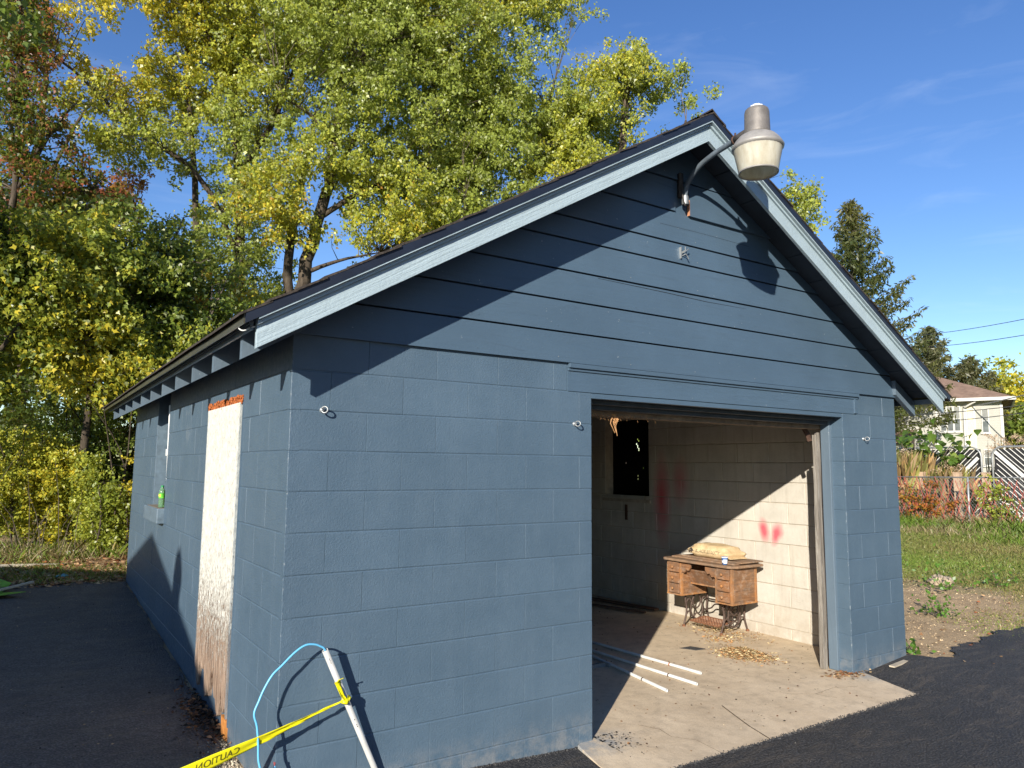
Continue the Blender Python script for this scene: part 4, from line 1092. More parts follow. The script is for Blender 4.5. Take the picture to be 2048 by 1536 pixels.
# blue cable out of the conduit
plain('cable_blue', (0.12, 0.42, 0.66), 0.4, 0.08, 10, 0.5)
cab = [CT-cd*0.06, CT+cd*0.004, Vector((0.165, -0.100, 0.790)), Vector((0.135, -0.10, 0.803)), (0.09, -0.10, 0.805), (0.04, -0.10, 0.778), (-0.02, -0.10, 0.725), (-0.06, -0.10, 0.69), (-0.095, -0.102, 0.635), (-0.118, -0.106, 0.585), (-0.138, -0.112, 0.535), (-0.125, -0.118, 0.48), (-0.118, -0.125, 0.41), (-0.115, -0.13, 0.34), (-0.105, -0.14, 0.28), (-0.11, -0.15, 0.18), (-0.10, -0.16, 0.075), (-0.05, -0.24, 0.068), (0.1, -0.30, 0.066), (0.3, -0.25, 0.05)]
co_ = smoothpath(cab, 6); org = Vector((-0.10, -0.16, 0.066))
cb = empty('blue_cable', 'light blue cable looping out of the leaning conduit to the ground', 'cable', org)
mb = MB(); mb.tube([p-org for p in co_], 0.0052, 8); mb.build('cable_body', MAT['cable_blue'], cb, True)
# cut end of a second cable by the wall foot
mb = MB(); mb.tube(smoothpath([(-0.030, -0.05, 0.04), (-0.028, -0.06, 0.15), (-0.02, -0.07, 0.24), (-0.024, -0.072, 0.275)]), 0.005, 8)
plain('copper_red', (0.45, 0.10, 0.10), 0.4)
o = mb.build('cable_end', MAT['cable_blue'], None, True); tag(o, 'short cut end of blue cable sticking up at the wall corner', 'cable')
mb = MB(); mb.tube([(-0.024, -0.072, 0.275), (-0.027, -0.073, 0.292)], 0.003, 6); mb.tube([(-0.023, -0.070, 0.275), (-0.020, -0.070, 0.288)], 0.0025, 6); mb.build('bare_wire', MAT['copper_red'], o)

# ------------------------------------------------------------------ bottle on the sill
bt = empty('soda_bottle', 'green plastic soda bottle standing on the side window sill', 'bottle', (-0.012, 3.75, 1.2605)); bt.scale = (0.86, 0.86, 0.86)
a = NT('green_plastic'); a.fin((0.30, 0.52, 0.30), 0.12, None, 0.5); a.p.inputs['Transmission Weight'].default_value = 0.7; a.p.inputs['IOR'].default_value = 1.25
plain('bottle_cap_green', (0.015, 0.22, 0.07), 0.4, 0.1); plain('bottle_label', (0.10, 0.42, 0.03), 0.4, 0.5, 45); plain('label_yellow', (0.8, 0.72, 0.08), 0.4, 0.1)
mb = MB(); mb.lathe([(0.0, 0.004), (0.026, 0.0), (0.031, 0.012), (0.031, 0.07), (0.029, 0.085), (0.0315, 0.098), (0.0315, 0.15), (0.028, 0.175), (0.016, 0.202), (0.013, 0.212), (0.013, 0.218)], (0, 0, 0), 20); mb.build('bottle_body', MAT['green_plastic'], bt, True)
mb = MB(); mb.lathe([(0.0145, 0.212), (0.0155, 0.214), (0.0155, 0.229), (0.013, 0.232), (0.0, 0.232)], (0, 0, 0), 16); mb.build('cap', MAT['bottle_cap_green'], bt, True)
mb = MB(); mb.lathe([(0.0322, 0.100), (0.0322, 0.150)], (0, 0, 0), 20); mb.build('label_band', MAT['bottle_label'], bt, True)
mb = MB(); vs = []; fs = []
for i, w_ in enumerate(np.linspace(2.6, 4.2, 7)):
    for h in (0.118, 0.142): vs.append((0.0328*math.cos(w_), 0.0328*math.sin(w_), h+0.006*math.sin(i)))
for i in range(6): fs.append((2*i, 2*i+2, 2*i+3, 2*i+1))
mb.add(vs, fs); mb.build('label_mark', MAT['label_yellow'], bt, True)

# ------------------------------------------------------------------ lime green form on the side pavement
zg = gzz(-1.1, 5.9)+0.012
lm = empty('lime_sheet', 'crumpled lime green plastic sheet with debris on the side pavement', 'plastic sheet', (-1.26, 5.78, zg)); lm.scale = (0.8, 0.8, 0.8)
plain('lime_plastic', (0.15, 0.36, 0.03), 0.45, 0.35, 9, 0.5, 0, 0.02)
mb = MB(); pts = [(-0.35, -0.35), (-0.05, -0.42), (0.36, -0.36), (0.16, -0.18), (0.10, -0.02), (0.20, 0.16), (0.06, 0.42), (-0.3, 0.5)]
n = len(pts); hts = [0.02, 0.02, 0.05, 0.012, 0.012, 0.10, 0.13, 0.11]
mb.add([(x, y, h) for (x, y), h in zip(pts, hts)]+[(x, y, h-0.006) for (x, y), h in zip(pts, hts)]+[(-0.1, 0, 0.012), (-0.1, 0, 0.006)],
       [(i, (i+1) % n, 2*n) for i in range(n)]+[((i+1) % n+n, i+n, 2*n+1) for i in range(n)]+[(i, i+n, (i+1) % n+n, (i+1) % n) for i in range(n)])
mb.build('sheet', MAT['lime_plastic'], lm)
mb = MB(); mb.box(-0.17, 0.17, -0.022, 0.022, -0.008, 0.008, Matrix.Translation((0.16, -0.12, 0.075)) @ Matrix.Rotation(0.5, 4, 'Z') @ Matrix.Rotation(-0.12, 4, 'Y'))
plain('pale_stick', (0.42, 0.36, 0.27), 0.8, 0.2, 12)
tag(mb.build('wooden_stake', MAT['pale_stick'], None), 'pale wooden stake lying across the lime green sheet', 'stake').location = (-1.22, 5.80, zg)

mb = MB()
for k in range(70):
    p = Vector((random.gauss(-0.08, 0.11), random.gauss(-0.02, 0.09), 0.02+random.random()*0.06)); q = p+Vector((random.gauss(0, .08), random.gauss(0, .06), random.uniform(-.01, .03)))
    mb.tube([p, q], [0.004, 0.002], 3)
plain('dead_weed', (0.14, 0.11, 0.085), 0.9, 0.3, 20)
mb.build('dead_weeds', MAT['dead_weed'], lm, False, 'stuff')
# ------------------------------------------------------------------ neighbouring low-gabled garage, left of the view; its shadow falls on the side wall
NB = empty('neighbour_garage', 'low gabled garage standing beyond the side pavement', 'garage', (-7.0, -1.256, 0.0))
plain('tan_siding', (0.42, 0.38, 0.31), 0.7, 0.1, 5); plain('brown_roof', (0.10, 0.075, 0.06), 0.9, 0.25, 30)
mb = MB(); mb.box(-7.0, -0.35, -4.2, 4.2, -0.4, 2.95); mb.prism([(-0.35, -4.2, 2.95), (-0.35, 4.2, 2.95), (-0.35, 0, 4.05)], (-6.65, 0, 0)); mb.build('wall', MAT['tan_siding'], NB)
mb = MB()
for s in (-1, 1): mb.prism([(0, 0, 4.21), (0, s*4.7, 4.21-4.7*0.272), (0, s*4.7, 4.11-4.7*0.272), (0, 0, 4.11)], (-7.4, 0, 0))
nbr = mb.build('roof', MAT['brown_roof'], NB)
mb = MB(); yc = -1.60; mb.lathe([(0.105, 0.0), (0.105, 0.16), (0.12, 0.19), (0.145, 0.25), (0.145, 0.36), (0.12, 0.41), (0.09, 0.47), (0.07, 0.52), (0.0, 0.53)], (-0.15, yc, 4.21-abs(yc)*0.272-0.05), 14); mb.build('shadow_blob_flue', MAT['galvanised'], nbr, True)  # unseen flue, shaped to throw the blob of shadow on the side wall
mb = MB(); yc2 = -1.39; mb.tube([(-0.02, yc2+0.02, 4.21-abs(yc2)*0.272-0.05), (-0.02, yc2+0.02, 4.21-abs(yc2)*0.272+0.22)], 0.016, 6); mb.build('shadow_line_pipe', MAT['galvanised'], nbr)  # unseen pipe added for the thin line beside that shadow
mb = MB(); mb.box(-0.352, -0.32, -2.2, 2.2, 0.0, 2.2); mb.build('garage_door', MAT['white_plastic'], NB)

# ------------------------------------------------------------------ added unseen house behind the viewpoint, cutting sky fill on the garage
HB = empty('sky_blocker_house', 'unseen two storey brick house added to screen sky light from the garage', 'house', (3.0, -11.5, -0.1))
plain('dull_brick', (0.20, 0.085, 0.06), 0.85, 0.3, 18, 0.2, 0, 0.006)
mb = MB(); mb.box(0, 18, -8, 0, -0.3, 6.6); mb.build('wall', MAT['dull_brick'], HB)
mb = MB(); mb.add([(-0.5, 0.5, 6.6), (18.5, 0.5, 6.6), (18.5, -8.5, 6.6), (-0.5, -8.5, 6.6), (4, -4, 9.4), (14, -4, 9.4)], [(0, 1, 5, 4), (1, 2, 5), (2, 3, 4, 5), (3, 0, 4), (3, 2, 1, 0)]); mb.build('roof', MAT['brown_roof'], HB)
for zf_ in (0.9, 3.9):
    for k_ in range(5):
        mb = MB(); mb.box(1.6+3.4*k_, 2.7+3.4*k_, 0.0, 0.06, zf_, zf_+1.5); w_o = mb.build('window', MAT['white_plastic'], HB)
        mb = MB(); mb.box(1.7+3.4*k_, 2.6+3.4*k_, 0.0605, 0.066, zf_+0.1, zf_+1.4); mb.build('pane', MAT['black_board'], w_o)

# ------------------------------------------------------------------ foliage helpers
def unit(n):
    v = rng.normal(size=(n, 3)); return v/np.linalg.norm(v, axis=1)[:, None]
def nfield(p, seed=0.0, f=1.0):
    """cheap smooth noise in [-1,1]"""
    x, y, z = p[:, 0]*f+seed, p[:, 1]*f+seed*1.7, p[:, 2]*f-seed
    return (np.sin(1.3*x+1.1*np.sin(0.9*y+0.5*z))+np.sin(1.1*y+1.3*np.sin(1.2*z-0.4*x))+np.sin(1.5*z+1.2*np.sin(0.8*x+0.7*y)))/3
def leaf_mesh(name, P, size, C, mat='leaf_colour', droop=0.5, aspect=0.62, lit=None, sides=4):
    """P (N,3) leaf positions, size (N,), C (N,3): folded pointed leaves"""
    N = len(P)
    a = unit(N); a[:, 2] -= droop; a /= np.linalg.norm(a, axis=1)[:, None]
    b = np.cross(a, unit(N)); b /= np.linalg.norm(b, axis=1)[:, None]+1e-9
    c = np.cross(a, b)
    s = size[:, None]
    if sides == 4:
        V = np.stack([P, P+a*s*0.45+b*s*aspect*0.5+c*s*0.10, P+a*s, P+a*s*0.45-b*s*aspect*0.5+c*s*0.10], 1)
        nv = 4
    else:   # lobed leaf, five points
        V = np.stack([P, P+a*s*0.30+b*s*aspect*0.62+c*s*0.08, P+a*s*0.55+b*s*aspect*0.22, P+a*s, P+a*s*0.55-b*s*aspect*0.22, P+a*s*0.30-b*s*aspect*0.62+c*s*0.08], 1)
        nv = 6
    V = V.reshape(-1, 3).astype(np.float32)
    me = bpy.data.meshes.new(name)
    me.vertices.add(N*nv); me.vertices.foreach_set('co', V.ravel())
    me.loops.add(N*nv); me.loops.foreach_set('vertex_index', np.arange(N*nv, dtype=np.int32))
    me.polygons.add(N); me.polygons.foreach_set('loop_start', np.arange(0, N*nv, nv, dtype=np.int32))
    me.update(calc_edges=True)
    at = me.attributes.new('col', 'FLOAT_COLOR', 'POINT')
    cc = np.ones((N*nv, 4), np.float32); cc[:, :3] = np.repeat(np.clip(C, 0, 1), nv, 0)
    at.data.foreach_set('color', cc.ravel())
    me.materials.append(MAT[mat]); return me
def palette(P, stops, seed, f=0.45, jit=0.18, spread=0.9, pale=0.0):
    """colour of each leaf from a smooth field (patches) plus jitter; stops: list of colours"""
    t = 0.5+0.5*spread*nfield(P, seed, f)*1.5+rng.normal(0, jit, len(P)); t = np.clip(t, 0, 0.999)*(len(stops)-1)
    i = np.floor(t).astype(int); fr = (t-i)[:, None]; S = np.array(stops)
    C = S[i]*(1-fr)+S[np.minimum(i+1, len(stops)-1)]*fr
    C = C*rng.uniform(0.78, 1.3, (len(P), 1))
    if pale > 0:
        m = rng.random(len(P)) < pale; C[m] = np.array([0.42, 0.46, 0.22])*rng.uniform(0.7, 1.05, (m.sum(), 1))
    return C
def cluster_crown(ells, ncl, seed, gap=-0.35, gf=0.9, shell=2.4):
    """cluster centres spread through ellipsoids, thinned by a noise field so gaps stay open"""
    W = np.array([e[1][0]*e[1][1]*e[1][2] for e in ells])**0.8; W /= W.sum(); out = []; tries = 0
    while sum(len(o) for o in out) < ncl:
        tries += 1; gap -= 0.06*(tries > 6)
        k = rng.choice(len(ells), size=ncl, p=W)
        c = np.array([ells[i][0] for i in k]); r = np.array([ells[i][1] for i in k])
        p = c+unit(ncl)*r*(rng.random((ncl, 1))**(1/shell))
        keep = nfield(p, seed, gf) > gap
        out.append(p[keep])
    return np.concatenate(out)[:ncl]
def sprays(cl, per, spread, seed, droop=0.6):
    """leaves strung along drooping sprays from each cluster centre"""
    n = len(cl); d = unit(n); d[:, 2] = d[:, 2]*0.5-droop*0.5; d /= np.linalg.norm(d, axis=1)[:, None]
    L = spread*rng.uniform(0.8, 2.2, n)
    idx = np.repeat(np.arange(n), per); t = rng.random(n*per)
    P = cl[idx]+d[idx]*(t*L[idx])[:, None]+rng.normal(0, spread*0.42, (n*per, 3))*(1-0.5*t)[:, None]
    return P
def limb_mb(limbs, ns=7):
    mb = MB()
    for pts, r0, r1 in limbs:
        q = smoothpath(pts, 4); m = len(q); rr = [r0+(r1-r0)*(i/(m-1)) for i in range(m)]
        q = [p+Vector((random.gauss(0, 1), random.gauss(0, 1), 0))*rr[i]*0.25*(0 < i < m-1) for i, p in enumerate(q)]
        mb.tube(q, rr, ns)
    return mb
def twigs(mb, limbs, cl, frac, r=0.02):
    S = np.array([tuple(p) for pts, _, _ in limbs for p in smoothpath(pts, 4)[2:]])
    for c in cl[rng.random(len(cl)) < frac]:
        d = np.linalg.norm(S-c, axis=1)+np.where(S[:, 2] > c[2], 0.8, 0)
        s = S[np.argmin(d)]; m = (s+c)/2+np.array([0, 0, 0.12*np.linalg.norm(s-c)])+rng.normal(0, 0.12, 3)
        mb.tube([s, m, c], [r, r*0.6, r*0.25], 3, False)
def tree(name, label, base, limbs, ells, ncl, per, spread, size, stops, seed, gap=-0.35, tw=0.3, group=None, sides=4, pale=0.0, pf=0.45, droop=0.6, twr=0.02, shell=2.4, gf=0.9, jit=0.18, cat='tree'):
    base = Vector(base); t = empty(name, label, cat, base, group)
    b = np.array(base)
    if limbs:
        mb = limb_mb(limbs)
    else: mb = MB()
    cl = cluster_crown(ells, ncl, seed, gap, gf, shell)
    P = sprays(cl, per, spread, seed, droop)
    tk = mb.build('trunk', MAT['bark'], None, True)
    tk.data.transform(Matrix.Translation(-base)); tk.parent = t
    if limbs and tw > 0:
        mb2 = MB(); twigs(mb2, limbs, cl, tw, twr)
        o = mb2.build('twigs', MAT['twig_bark'], None); o.data.transform(Matrix.Translation(-base)); o.parent = t; o['kind'] = 'stuff'
    C = palette(P, stops, seed, pf, jit, pale=pale)
    me = leaf_mesh('crown', P-b, rng.uniform(0.7, 1.25, len(P))*size, C, droop=droop, sides=sides)
    o = link('crown', me, t)
    return t
GRN = (0.125, 0.185, 0.030); DGR = (0.055, 0.090, 0.016); YGR = (0.44, 0.46, 0.062); YEL = (0.66, 0.52, 0.045); LGR = (0.30, 0.36, 0.072); ORG = (0.44, 0.19, 0.035); RED = (0.34, 0.085, 0.05); BRN = (0.20, 0.085, 0.045); PAL = (0.36, 0.38, 0.18)

# ---- tall silver maples behind the garage
MPG = 'tall maples behind the garage'
tree('maple_tree', 'tall straight maple with golden green leaves behind the left end of the roof', (2.95, 13.9, 0.6),
     [([(2.95, 13.9, 0.3), (2.92, 13.9, 3), (2.88, 13.9, 5.3), (2.65, 13.95, 9), (2.4, 14, 11.6), (2.2, 14, 15)], 0.18, 0.06),
      ([(2.2, 14.3, 0.3), (2.1, 14.4, 4.5), (1.9, 14.4, 7.5), (1.5, 14.3, 11), (1.3, 14.3, 14)], 0.11, 0.04),
      ([(2.8, 13.9, 6.5), (1.8, 13.8, 8.2), (0.4, 13.9, 9.0), (-0.6, 14.0, 9.9), (-1.3, 14, 10.3)], 0.07, 0.02),
      ([(2.7, 13.9, 8.5), (3.4, 13.6, 10), (4.0, 13.5, 12)], 0.09, 0.03), ([(2.5, 14, 10.5), (1.5, 13.6, 12), (0.3, 13.5, 13.0)], 0.07, 0.02)],
     [((2.3, 13.6, 10.4), (2.0, 2.2, 2.6)), ((1.0, 13.9, 11.4), (2.2, 2.0, 2.0)), ((0.3, 14.0, 9.2), (1.5, 1.6, 0.9)), ((2.6, 13.8, 13.2), (2.6, 2.4, 1.8)), ((2.6, 13.6, 7.6), (1.3, 1.5, 1.6)), ((3.0, 13.6, 5.6), (1.2, 1.2, 1.3)), ((1.8, 13.9, 6.6), (0.6, 1.0, 1.3))],
     1400, 62, 0.24, 0.090, [LGR, LGR, YGR, YGR, YEL], 3.1, -0.24, 0.45, MPG, 6, 0.12, droop=0.9, twr=0.014)
tree('maple_tree', 'forked maple with dark leaning trunks showing above the roof', (3.75, 12.7, 0.6),
     [([(3.55, 12.65, 0.3), (3.6, 12.65, 3.4), (3.9, 12.62, 5.8), (4.3, 12.5, 7.6), (4.42, 12.45, 8.7), (4.55, 12.4, 10.9), (4.3, 12.5, 14)], 0.20, 0.06),
      ([(3.5, 12.8, 3.0), (3.62, 12.8, 5.4), (3.7, 12.75, 7.2), (3.95, 12.7, 8.8), (4.1, 12.7, 9.8)], 0.135, 0.05),
      ([(4.3, 12.5, 7.4), (4.9, 12.2, 7.9), (5.6, 12.0, 8.35), (6.6, 11.8, 8.7)], 0.075, 0.02),
      ([(4.35, 12.45, 8.2), (4.75, 12.4, 8.9), (5.1, 12.3, 9.8)], 0.08, 0.03), ([(3.95, 12.6, 6.0), (4.6, 12.2, 6.3), (5.5, 12, 6.6)], 0.06, 0.015),
      ([(4.4, 12.4, 9.2), (3.9, 12.3, 9.6), (3.2, 12.2, 9.8)], 0.05, 0.02)],
     [((4.2, 12.2, 11.0), (2.2, 2.2, 1.9)), ((5.6, 12.0, 10.2), (2.0, 2.0, 2.6)), ((4.3, 12.4, 13.2), (2.6, 2.4, 1.6)), ((3.3, 12.3, 8.8), (1.0, 1.4, 0.9)), ((5.9, 11.7, 7.5), (1.2, 1.4, 1.5)), ((3.7, 12.3, 6.6), (0.8, 1.0, 0.8)), ((4.7, 12.2, 6.2), (0.9, 0.9, 0.6)), ((3.0, 12.2, 7.6), (0.8, 1.0, 1.0)), ((5.2, 12.0, 8.6), (1.2, 1.2, 1.2)), ((6.6, 11.8, 12.2), (2.0, 2, 2))],
     1450, 62, 0.24, 0.090, [LGR, LGR, YGR, YGR, YEL, ORG], 5.7, -0.26, 0.45, MPG, 6, 0.10, droop=0.9, twr=0.014)
tree('maple_tree', 'broad dense maple with yellow tipped sprays behind the middle of the roof', (8.3, 12.6, 0.5),
     [([(8.3, 12.6, 0.3), (8.3, 12.6, 4), (8.2, 12.5, 7.5), (8.5, 12.4, 11), (8.6, 12.4, 15)], 0.30, 0.10), ([(8.25, 12.5, 6), (7.3, 12.3, 8.5), (6.9, 12.2, 11.5)], 0.14, 0.04),
      ([(8.3, 12.5, 7), (9.6, 11.9, 9), (10.2, 11.5, 12)], 0.14, 0.04), ([(8.3, 12.4, 5.5), (7.6, 11.6, 7.0), (7.2, 11.0, 8.0)], 0.09, 0.03)],
     [((7.9, 12.2, 9.0), (1.9, 2.2, 2.4)), ((8.9, 12.2, 11.6), (2.3, 2.2, 2.4)), ((9.9, 11.7, 13.6), (1.5, 1.8, 1.8)), ((10.4, 11.4, 11.4), (1.3, 1.5, 1.6)), ((7.3, 12.4, 12.4), (2.0, 2.0, 2.0)), ((8.2, 11.6, 6.6), (1.8, 1.6, 1.5)), ((9.0, 12.4, 14.4), (2, 2, 1.4)), ((7.0, 11.6, 7.4), (1.1, 1.2, 1.2))],
     1850, 62, 0.25, 0.092, [LGR, LGR, YGR, YGR, YEL], 9.2, -0.34, 0.3, MPG, 6, 0.10, droop=0.9, twr=0.014)
tree('maple_tree', 'rounded maple with ragged yellow crown against the sky behind the garage peak', (11.6, 10.6, 0.5),
     [([(11.6, 10.6, 0.3), (11.6, 10.6, 4), (11.5, 10.5, 7), (11.7, 10.4, 10.5), (11.8, 10.3, 12.4)], 0.24, 0.06), ([(11.5, 10.5, 6), (12.5, 9.8, 8.5), (12.9, 9.3, 10.8)], 0.11, 0.03), ([(11.5, 10.5, 6.5), (10.7, 11, 9), (10.5, 11.1, 11)], 0.10, 0.03),
      ([(11.6, 10.5, 5), (13.0, 9.0, 6.8), (14.0, 7.9, 8.2)], 0.08, 0.02)],
     [((11.6, 10.4, 10.6), (1.8, 1.9, 2.2)), ((12.65, 9.45, 10.4), (1.35, 1.5, 2.1)), ((10.6, 11.2, 9.6), (1.5, 1.6, 2.4)), ((12.0, 10.0, 8.0), (1.8, 1.8, 1.8)), ((13.0, 9.0, 9.0), (0.9, 1.1, 1.6)), ((14.25, 7.45, 8.6), (0.6, 0.7, 1.0)), ((14.3, 7.4, 8.3), (0.7, 0.8, 0.8)), ((14.5, 7.1, 8.0), (0.55, 0.6, 0.9)), ((14.0, 7.8, 7.4), (0.9, 0.9, 1.0)), ((10.5, 11.0, 7.4), (1.6, 1.6, 1.6)), ((11.5, 10.4, 12.3), (0.8, 1.0, 0.7)), ((12.5, 9.8, 12.0), (0.6, 0.8, 0.6))],
     1650, 62, 0.24, 0.090, [LGR, LGR, YGR, YGR, YEL], 1.4, -0.36, 0.3, MPG, 6, 0.16, droop=0.9, twr=0.014)
# ---- red maple, far left, thin
tree('red_maple_tree', 'thin red and rust leaved maple at the far left edge', (-1.2, 16.4, 0.7),
     [([(-1.2, 16.4, 0.3), (-1.3, 16.4, 4), (-1.4, 16.4, 7.5), (-1.25, 16.4, 10), (-1.4, 16.4, 13)], 0.16, 0.04), ([(-1.35, 16.4, 6), (-0.6, 16.3, 7.2), (0.2, 16.2, 7.6), (0.8, 16.2, 7.9)], 0.06, 0.015),
      ([(-1.4, 16.4, 7), (-0.9, 16.3, 8.8), (-0.3, 16.2, 10.4), (0.3, 16.2, 11.2)], 0.06, 0.015), ([(-1.3, 16.4, 5.5), (-0.4, 16.2, 6.2), (0.9, 16.1, 6.4)], 0.05, 0.012), ([(-1.35, 16.4, 8.4), (-1.9, 16.3, 10), (-1.6, 16.3, 12)], 0.06, 0.02)],
     [((-1.2, 16.2, 7.2), (1.3, 1.0, 1.0)), ((-0.1, 16.1, 7.5), (1.1, 0.9, 0.6)), ((-0.6, 16.1, 10.6), (1.0, 0.9, 1.0)), ((-1.4, 16.1, 11.6), (1.0, 0.9, 1.0)), ((-1.9, 16.1, 8.0), (1.0, 0.9, 1.6)), ((0.5, 16.0, 6.4), (0.7, 0.7, 0.5)), ((-1.6, 16.1, 9.2), (1.0, 0.9, 1.6)), ((-0.9, 16.1, 8.6), (0.9, 0.8, 0.8)), ((0.1, 15.9, 8.4), (0.9, 0.8, 0.6))],
     560, 38, 0.24, 0.095, [BRN, BRN, RED, ORG, BRN], 4.4, -0.15, 0.6, None, 6)
tree('rusty_tree', 'tall rust and dark green tree filling the left edge under the red maple', (-1.7, 13.4, 0.6),
     [([(-1.7, 13.4, 0.3), (-1.75, 13.4, 4), (-1.6, 13.4, 7), (-1.7, 13.4, 10.5)], 0.12, 0.03), ([(-1.7, 13.4, 5.5), (-0.9, 13.3, 6.8), (-0.1, 13.3, 7.4)], 0.045, 0.012), ([(-1.65, 13.4, 6.8), (-1.1, 13.3, 8.2), (-0.6, 13.3, 9.2)], 0.045, 0.012)],
     [((-1.55, 13.3, 7.8), (1.1, 0.9, 1.7)), ((-0.55, 13.3, 7.1), (0.95, 0.8, 0.65)), ((-1.75, 13.3, 10.2), (0.65, 0.8, 1.3)), ((-1.0, 13.2, 6.2), (1.2, 0.9, 0.8))],
     420, 42, 0.23, 0.09, [DGR, BRN, RED, GRN, DGR], 2.7, -0.25, 0.5, None, 6, pf=1.0, droop=0.8)
# ---- dense woodland trees on the left
WD = 'woodland trees left of the garage'
def small_tree(label, x, y, h, r, stops, seed, n, lean=(0, 0), zlow=0.25, size=0.085, tw=0.25, per=70):
    b = gzz(x, y); lx, ly = lean
    tree('woodland_tree', label, (x, y, b),
         [([(x, y, b-0.2), (x+lx*0.3, y+ly*0.3, b+h*0.35), (x+lx*0.6, y+ly*0.6, b+h*0.6), (x+lx, y+ly, b+h*0.78)], 0.075, 0.012), ([(x+lx*0.4, y, b+h*0.4), (x+lx+r*0.6, y-0.3, b+h*0.62)], 0.045, 0.012), ([(x+lx*0.5, y, b+h*0.5), (x+lx-r*0.6, y-0.2, b+h*0.72)], 0.04, 0.012)],
         [((x+lx*0.6, y+ly*0.6, b+h*(zlow+0.42)), (r, r, h*0.30)), ((x+lx+r*0.4, y-0.2, b+h*0.55), (r*0.7, r*0.7, h*0.2)), ((x+lx-r*0.4, y-0.2, b+h*0.68), (r*0.7, r*0.7, h*0.22))],
         n, per, 0.24, size, stops, seed, -0.22, tw, WD, 6, 0.04, pf=1.1, gf=1.5, droop=0.8)
small_tree('olive green woodland tree with scattered yellow leaves above the garage eave', 0.9, 9.8, 6.2, 1.2, [DGR, GRN, LGR, YGR, YEL, GRN], 2.2, 270, (-0.2, 0))
small_tree('dark green woodland tree between the eave and the left edge', -0.35, 9.4, 5.8, 1.0, [GRN, GRN, LGR, YGR, YEL, GRN], 7.3, 240, (0.1, 0))
small_tree('bright yellow green woodland tree at the left edge of the view', -1.75, 9.0, 6.0, 0.95, [DGR, GRN, YGR, YEL, YEL], 6.1, 250, (0.15, 0))
small_tree('shaded olive tree deep in the wood, brown leaves low down', 0.2, 12.4, 6.6, 1.6, [DGR, DGR, GRN, BRN], 8.8, 260)
small_tree('dim green tree deep in the wood behind the left edge', -1.6, 12.6, 7.0, 1.5, [DGR, DGR, GRN, GRN], 1.9, 240)
small_tree('orange tinged sapling just over the far end of the roof', 1.9, 11.6, 5.8, 1.0, [GRN, LGR, YEL, ORG], 5.0, 130)
small_tree('olive sapling behind the far corner of the garage', 2.6, 10.0, 4.6, 0.9, [DGR, GRN, LGR], 3.3, 130)
# a big broadleaf at the left whose dark branches hang into the corner of the view
tree('shade_tree', 'dark leaved shade tree, branches hanging in at the top left corner', (-4.6, 7.4, 0.3),
     [([(-4.6, 7.4, 0), (-4.6, 7.4, 3), (-4.4, 7.3, 6), (-4.2, 7.2, 9)], 0.24, 0.08), ([(-4.5, 7.4, 4.6), (-3.2, 6.6, 6.0), (-1.9, 5.8, 6.5)], 0.08, 0.02), ([(-4.5, 7.3, 5.5), (-3.2, 7.6, 7.0), (-2.2, 7.8, 7.6)], 0.08, 0.02)],
     [((-4.6, 7.3, 7.4), (2.4, 2.4, 2.6)), ((-2.2, 6.0, 6.55), (0.75, 0.8, 0.45)), ((-1.75, 6.4, 7.0), (0.45, 0.7, 0.5)), ((-3.1, 7.6, 6.8), (1.0, 1.0, 1.4)), ((-5.6, 8.4, 6.4), (2.0, 1.8, 2.0))], 300, 40, 0.28, 0.12, [DGR, GRN, GRN], 2.9, -0.4, 0.4, None, 6)
mb = MB(); mb.tube(smoothpath([(-1.60, 8.6, 0.0), (-1.62, 8.6, 2.4), (-1.60, 8.6, 4.2)]), [0.085]*13, 8)
tag(mb.build('tree_trunk', MAT['bark'], None, True), 'bare dark trunk standing at the left edge of the view', 'tree trunk')
# ---- undergrowth shrubs along the wood's edge
SHG = 'shrubs at the edge of the wood'
def shrub(label, x, y, r, h, stops, seed, n, size=0.052, per=76, group=SHG, name='shrub'):
    b = gzz(x, y)
    limbs = [([(x+0.1*i, y, b-0.05), (x+0.1*i+random.uniform(-.3, .3)*r, y+random.uniform(-.2, .2), b+h*0.5), (x+0.1*i+random.uniform(-.7, .7)*r, y+random.uniform(-.3, .3), b+h*0.9)], 0.018, 0.006) for i in (-2, -1, 0, 1, 2)]
    return tree(name, label, (x, y, b), limbs, [((x, y, b+h*0.42), (r, r*0.8, h*0.42)), ((x-r*0.35, y-0.1, b+h*0.66), (r*0.65, r*0.6, h*0.32)), ((x+r*0.4, y, b+h*0.6), (r*0.6, r*0.6, h*0.30))], n, per, 0.15, size, stops, seed, -0.45, 0.25, group, 4, 0.02, 0.8, 0.35, 0.006, cat='shrub')
shrub('bright yellow shrub low at the left of the wood edge', -0.95, 9.3, 0.62, 1.9, [GRN, LGR, YGR, YGR, YEL], 1.2, 200)
shrub('green shrub at the left edge behind the pavement', -1.75, 9.6, 0.7, 2.2, [GRN, LGR, YGR], 2.5, 150)
shrub('tall yellow green shrub beside the far corner of the garage', 0.25, 9.0, 0.72, 2.5, [GRN, LGR, YGR, YEL], 3.9, 230)
shrub('mixed green shrub between the yellow shrubs', -0.35, 9.9, 0.7, 2.6, [GRN, LGR, YGR], 4.4, 200)
shrub('orange flecked shrub hard against the garage corner', 0.72, 8.3, 0.45, 1.9, [GRN, YGR, YEL, ORG], 5.2, 120)
shrub('dark low shrub in the shade behind the garage corner', 0.6, 10.4, 0.8, 2.4, [DGR, DGR, BRN], 6.6, 140)
shrub('thin leafy sapling in front of the dark gap in the wood', 0.05, 8.4, 0.22, 1.1, [GRN, YGR], 7.2, 45)
shrub('broad green shrub filling the wood behind the roof end', 2.0, 9.4, 1.1, 3.0, [DGR, GRN, LGR], 8.2, 170)
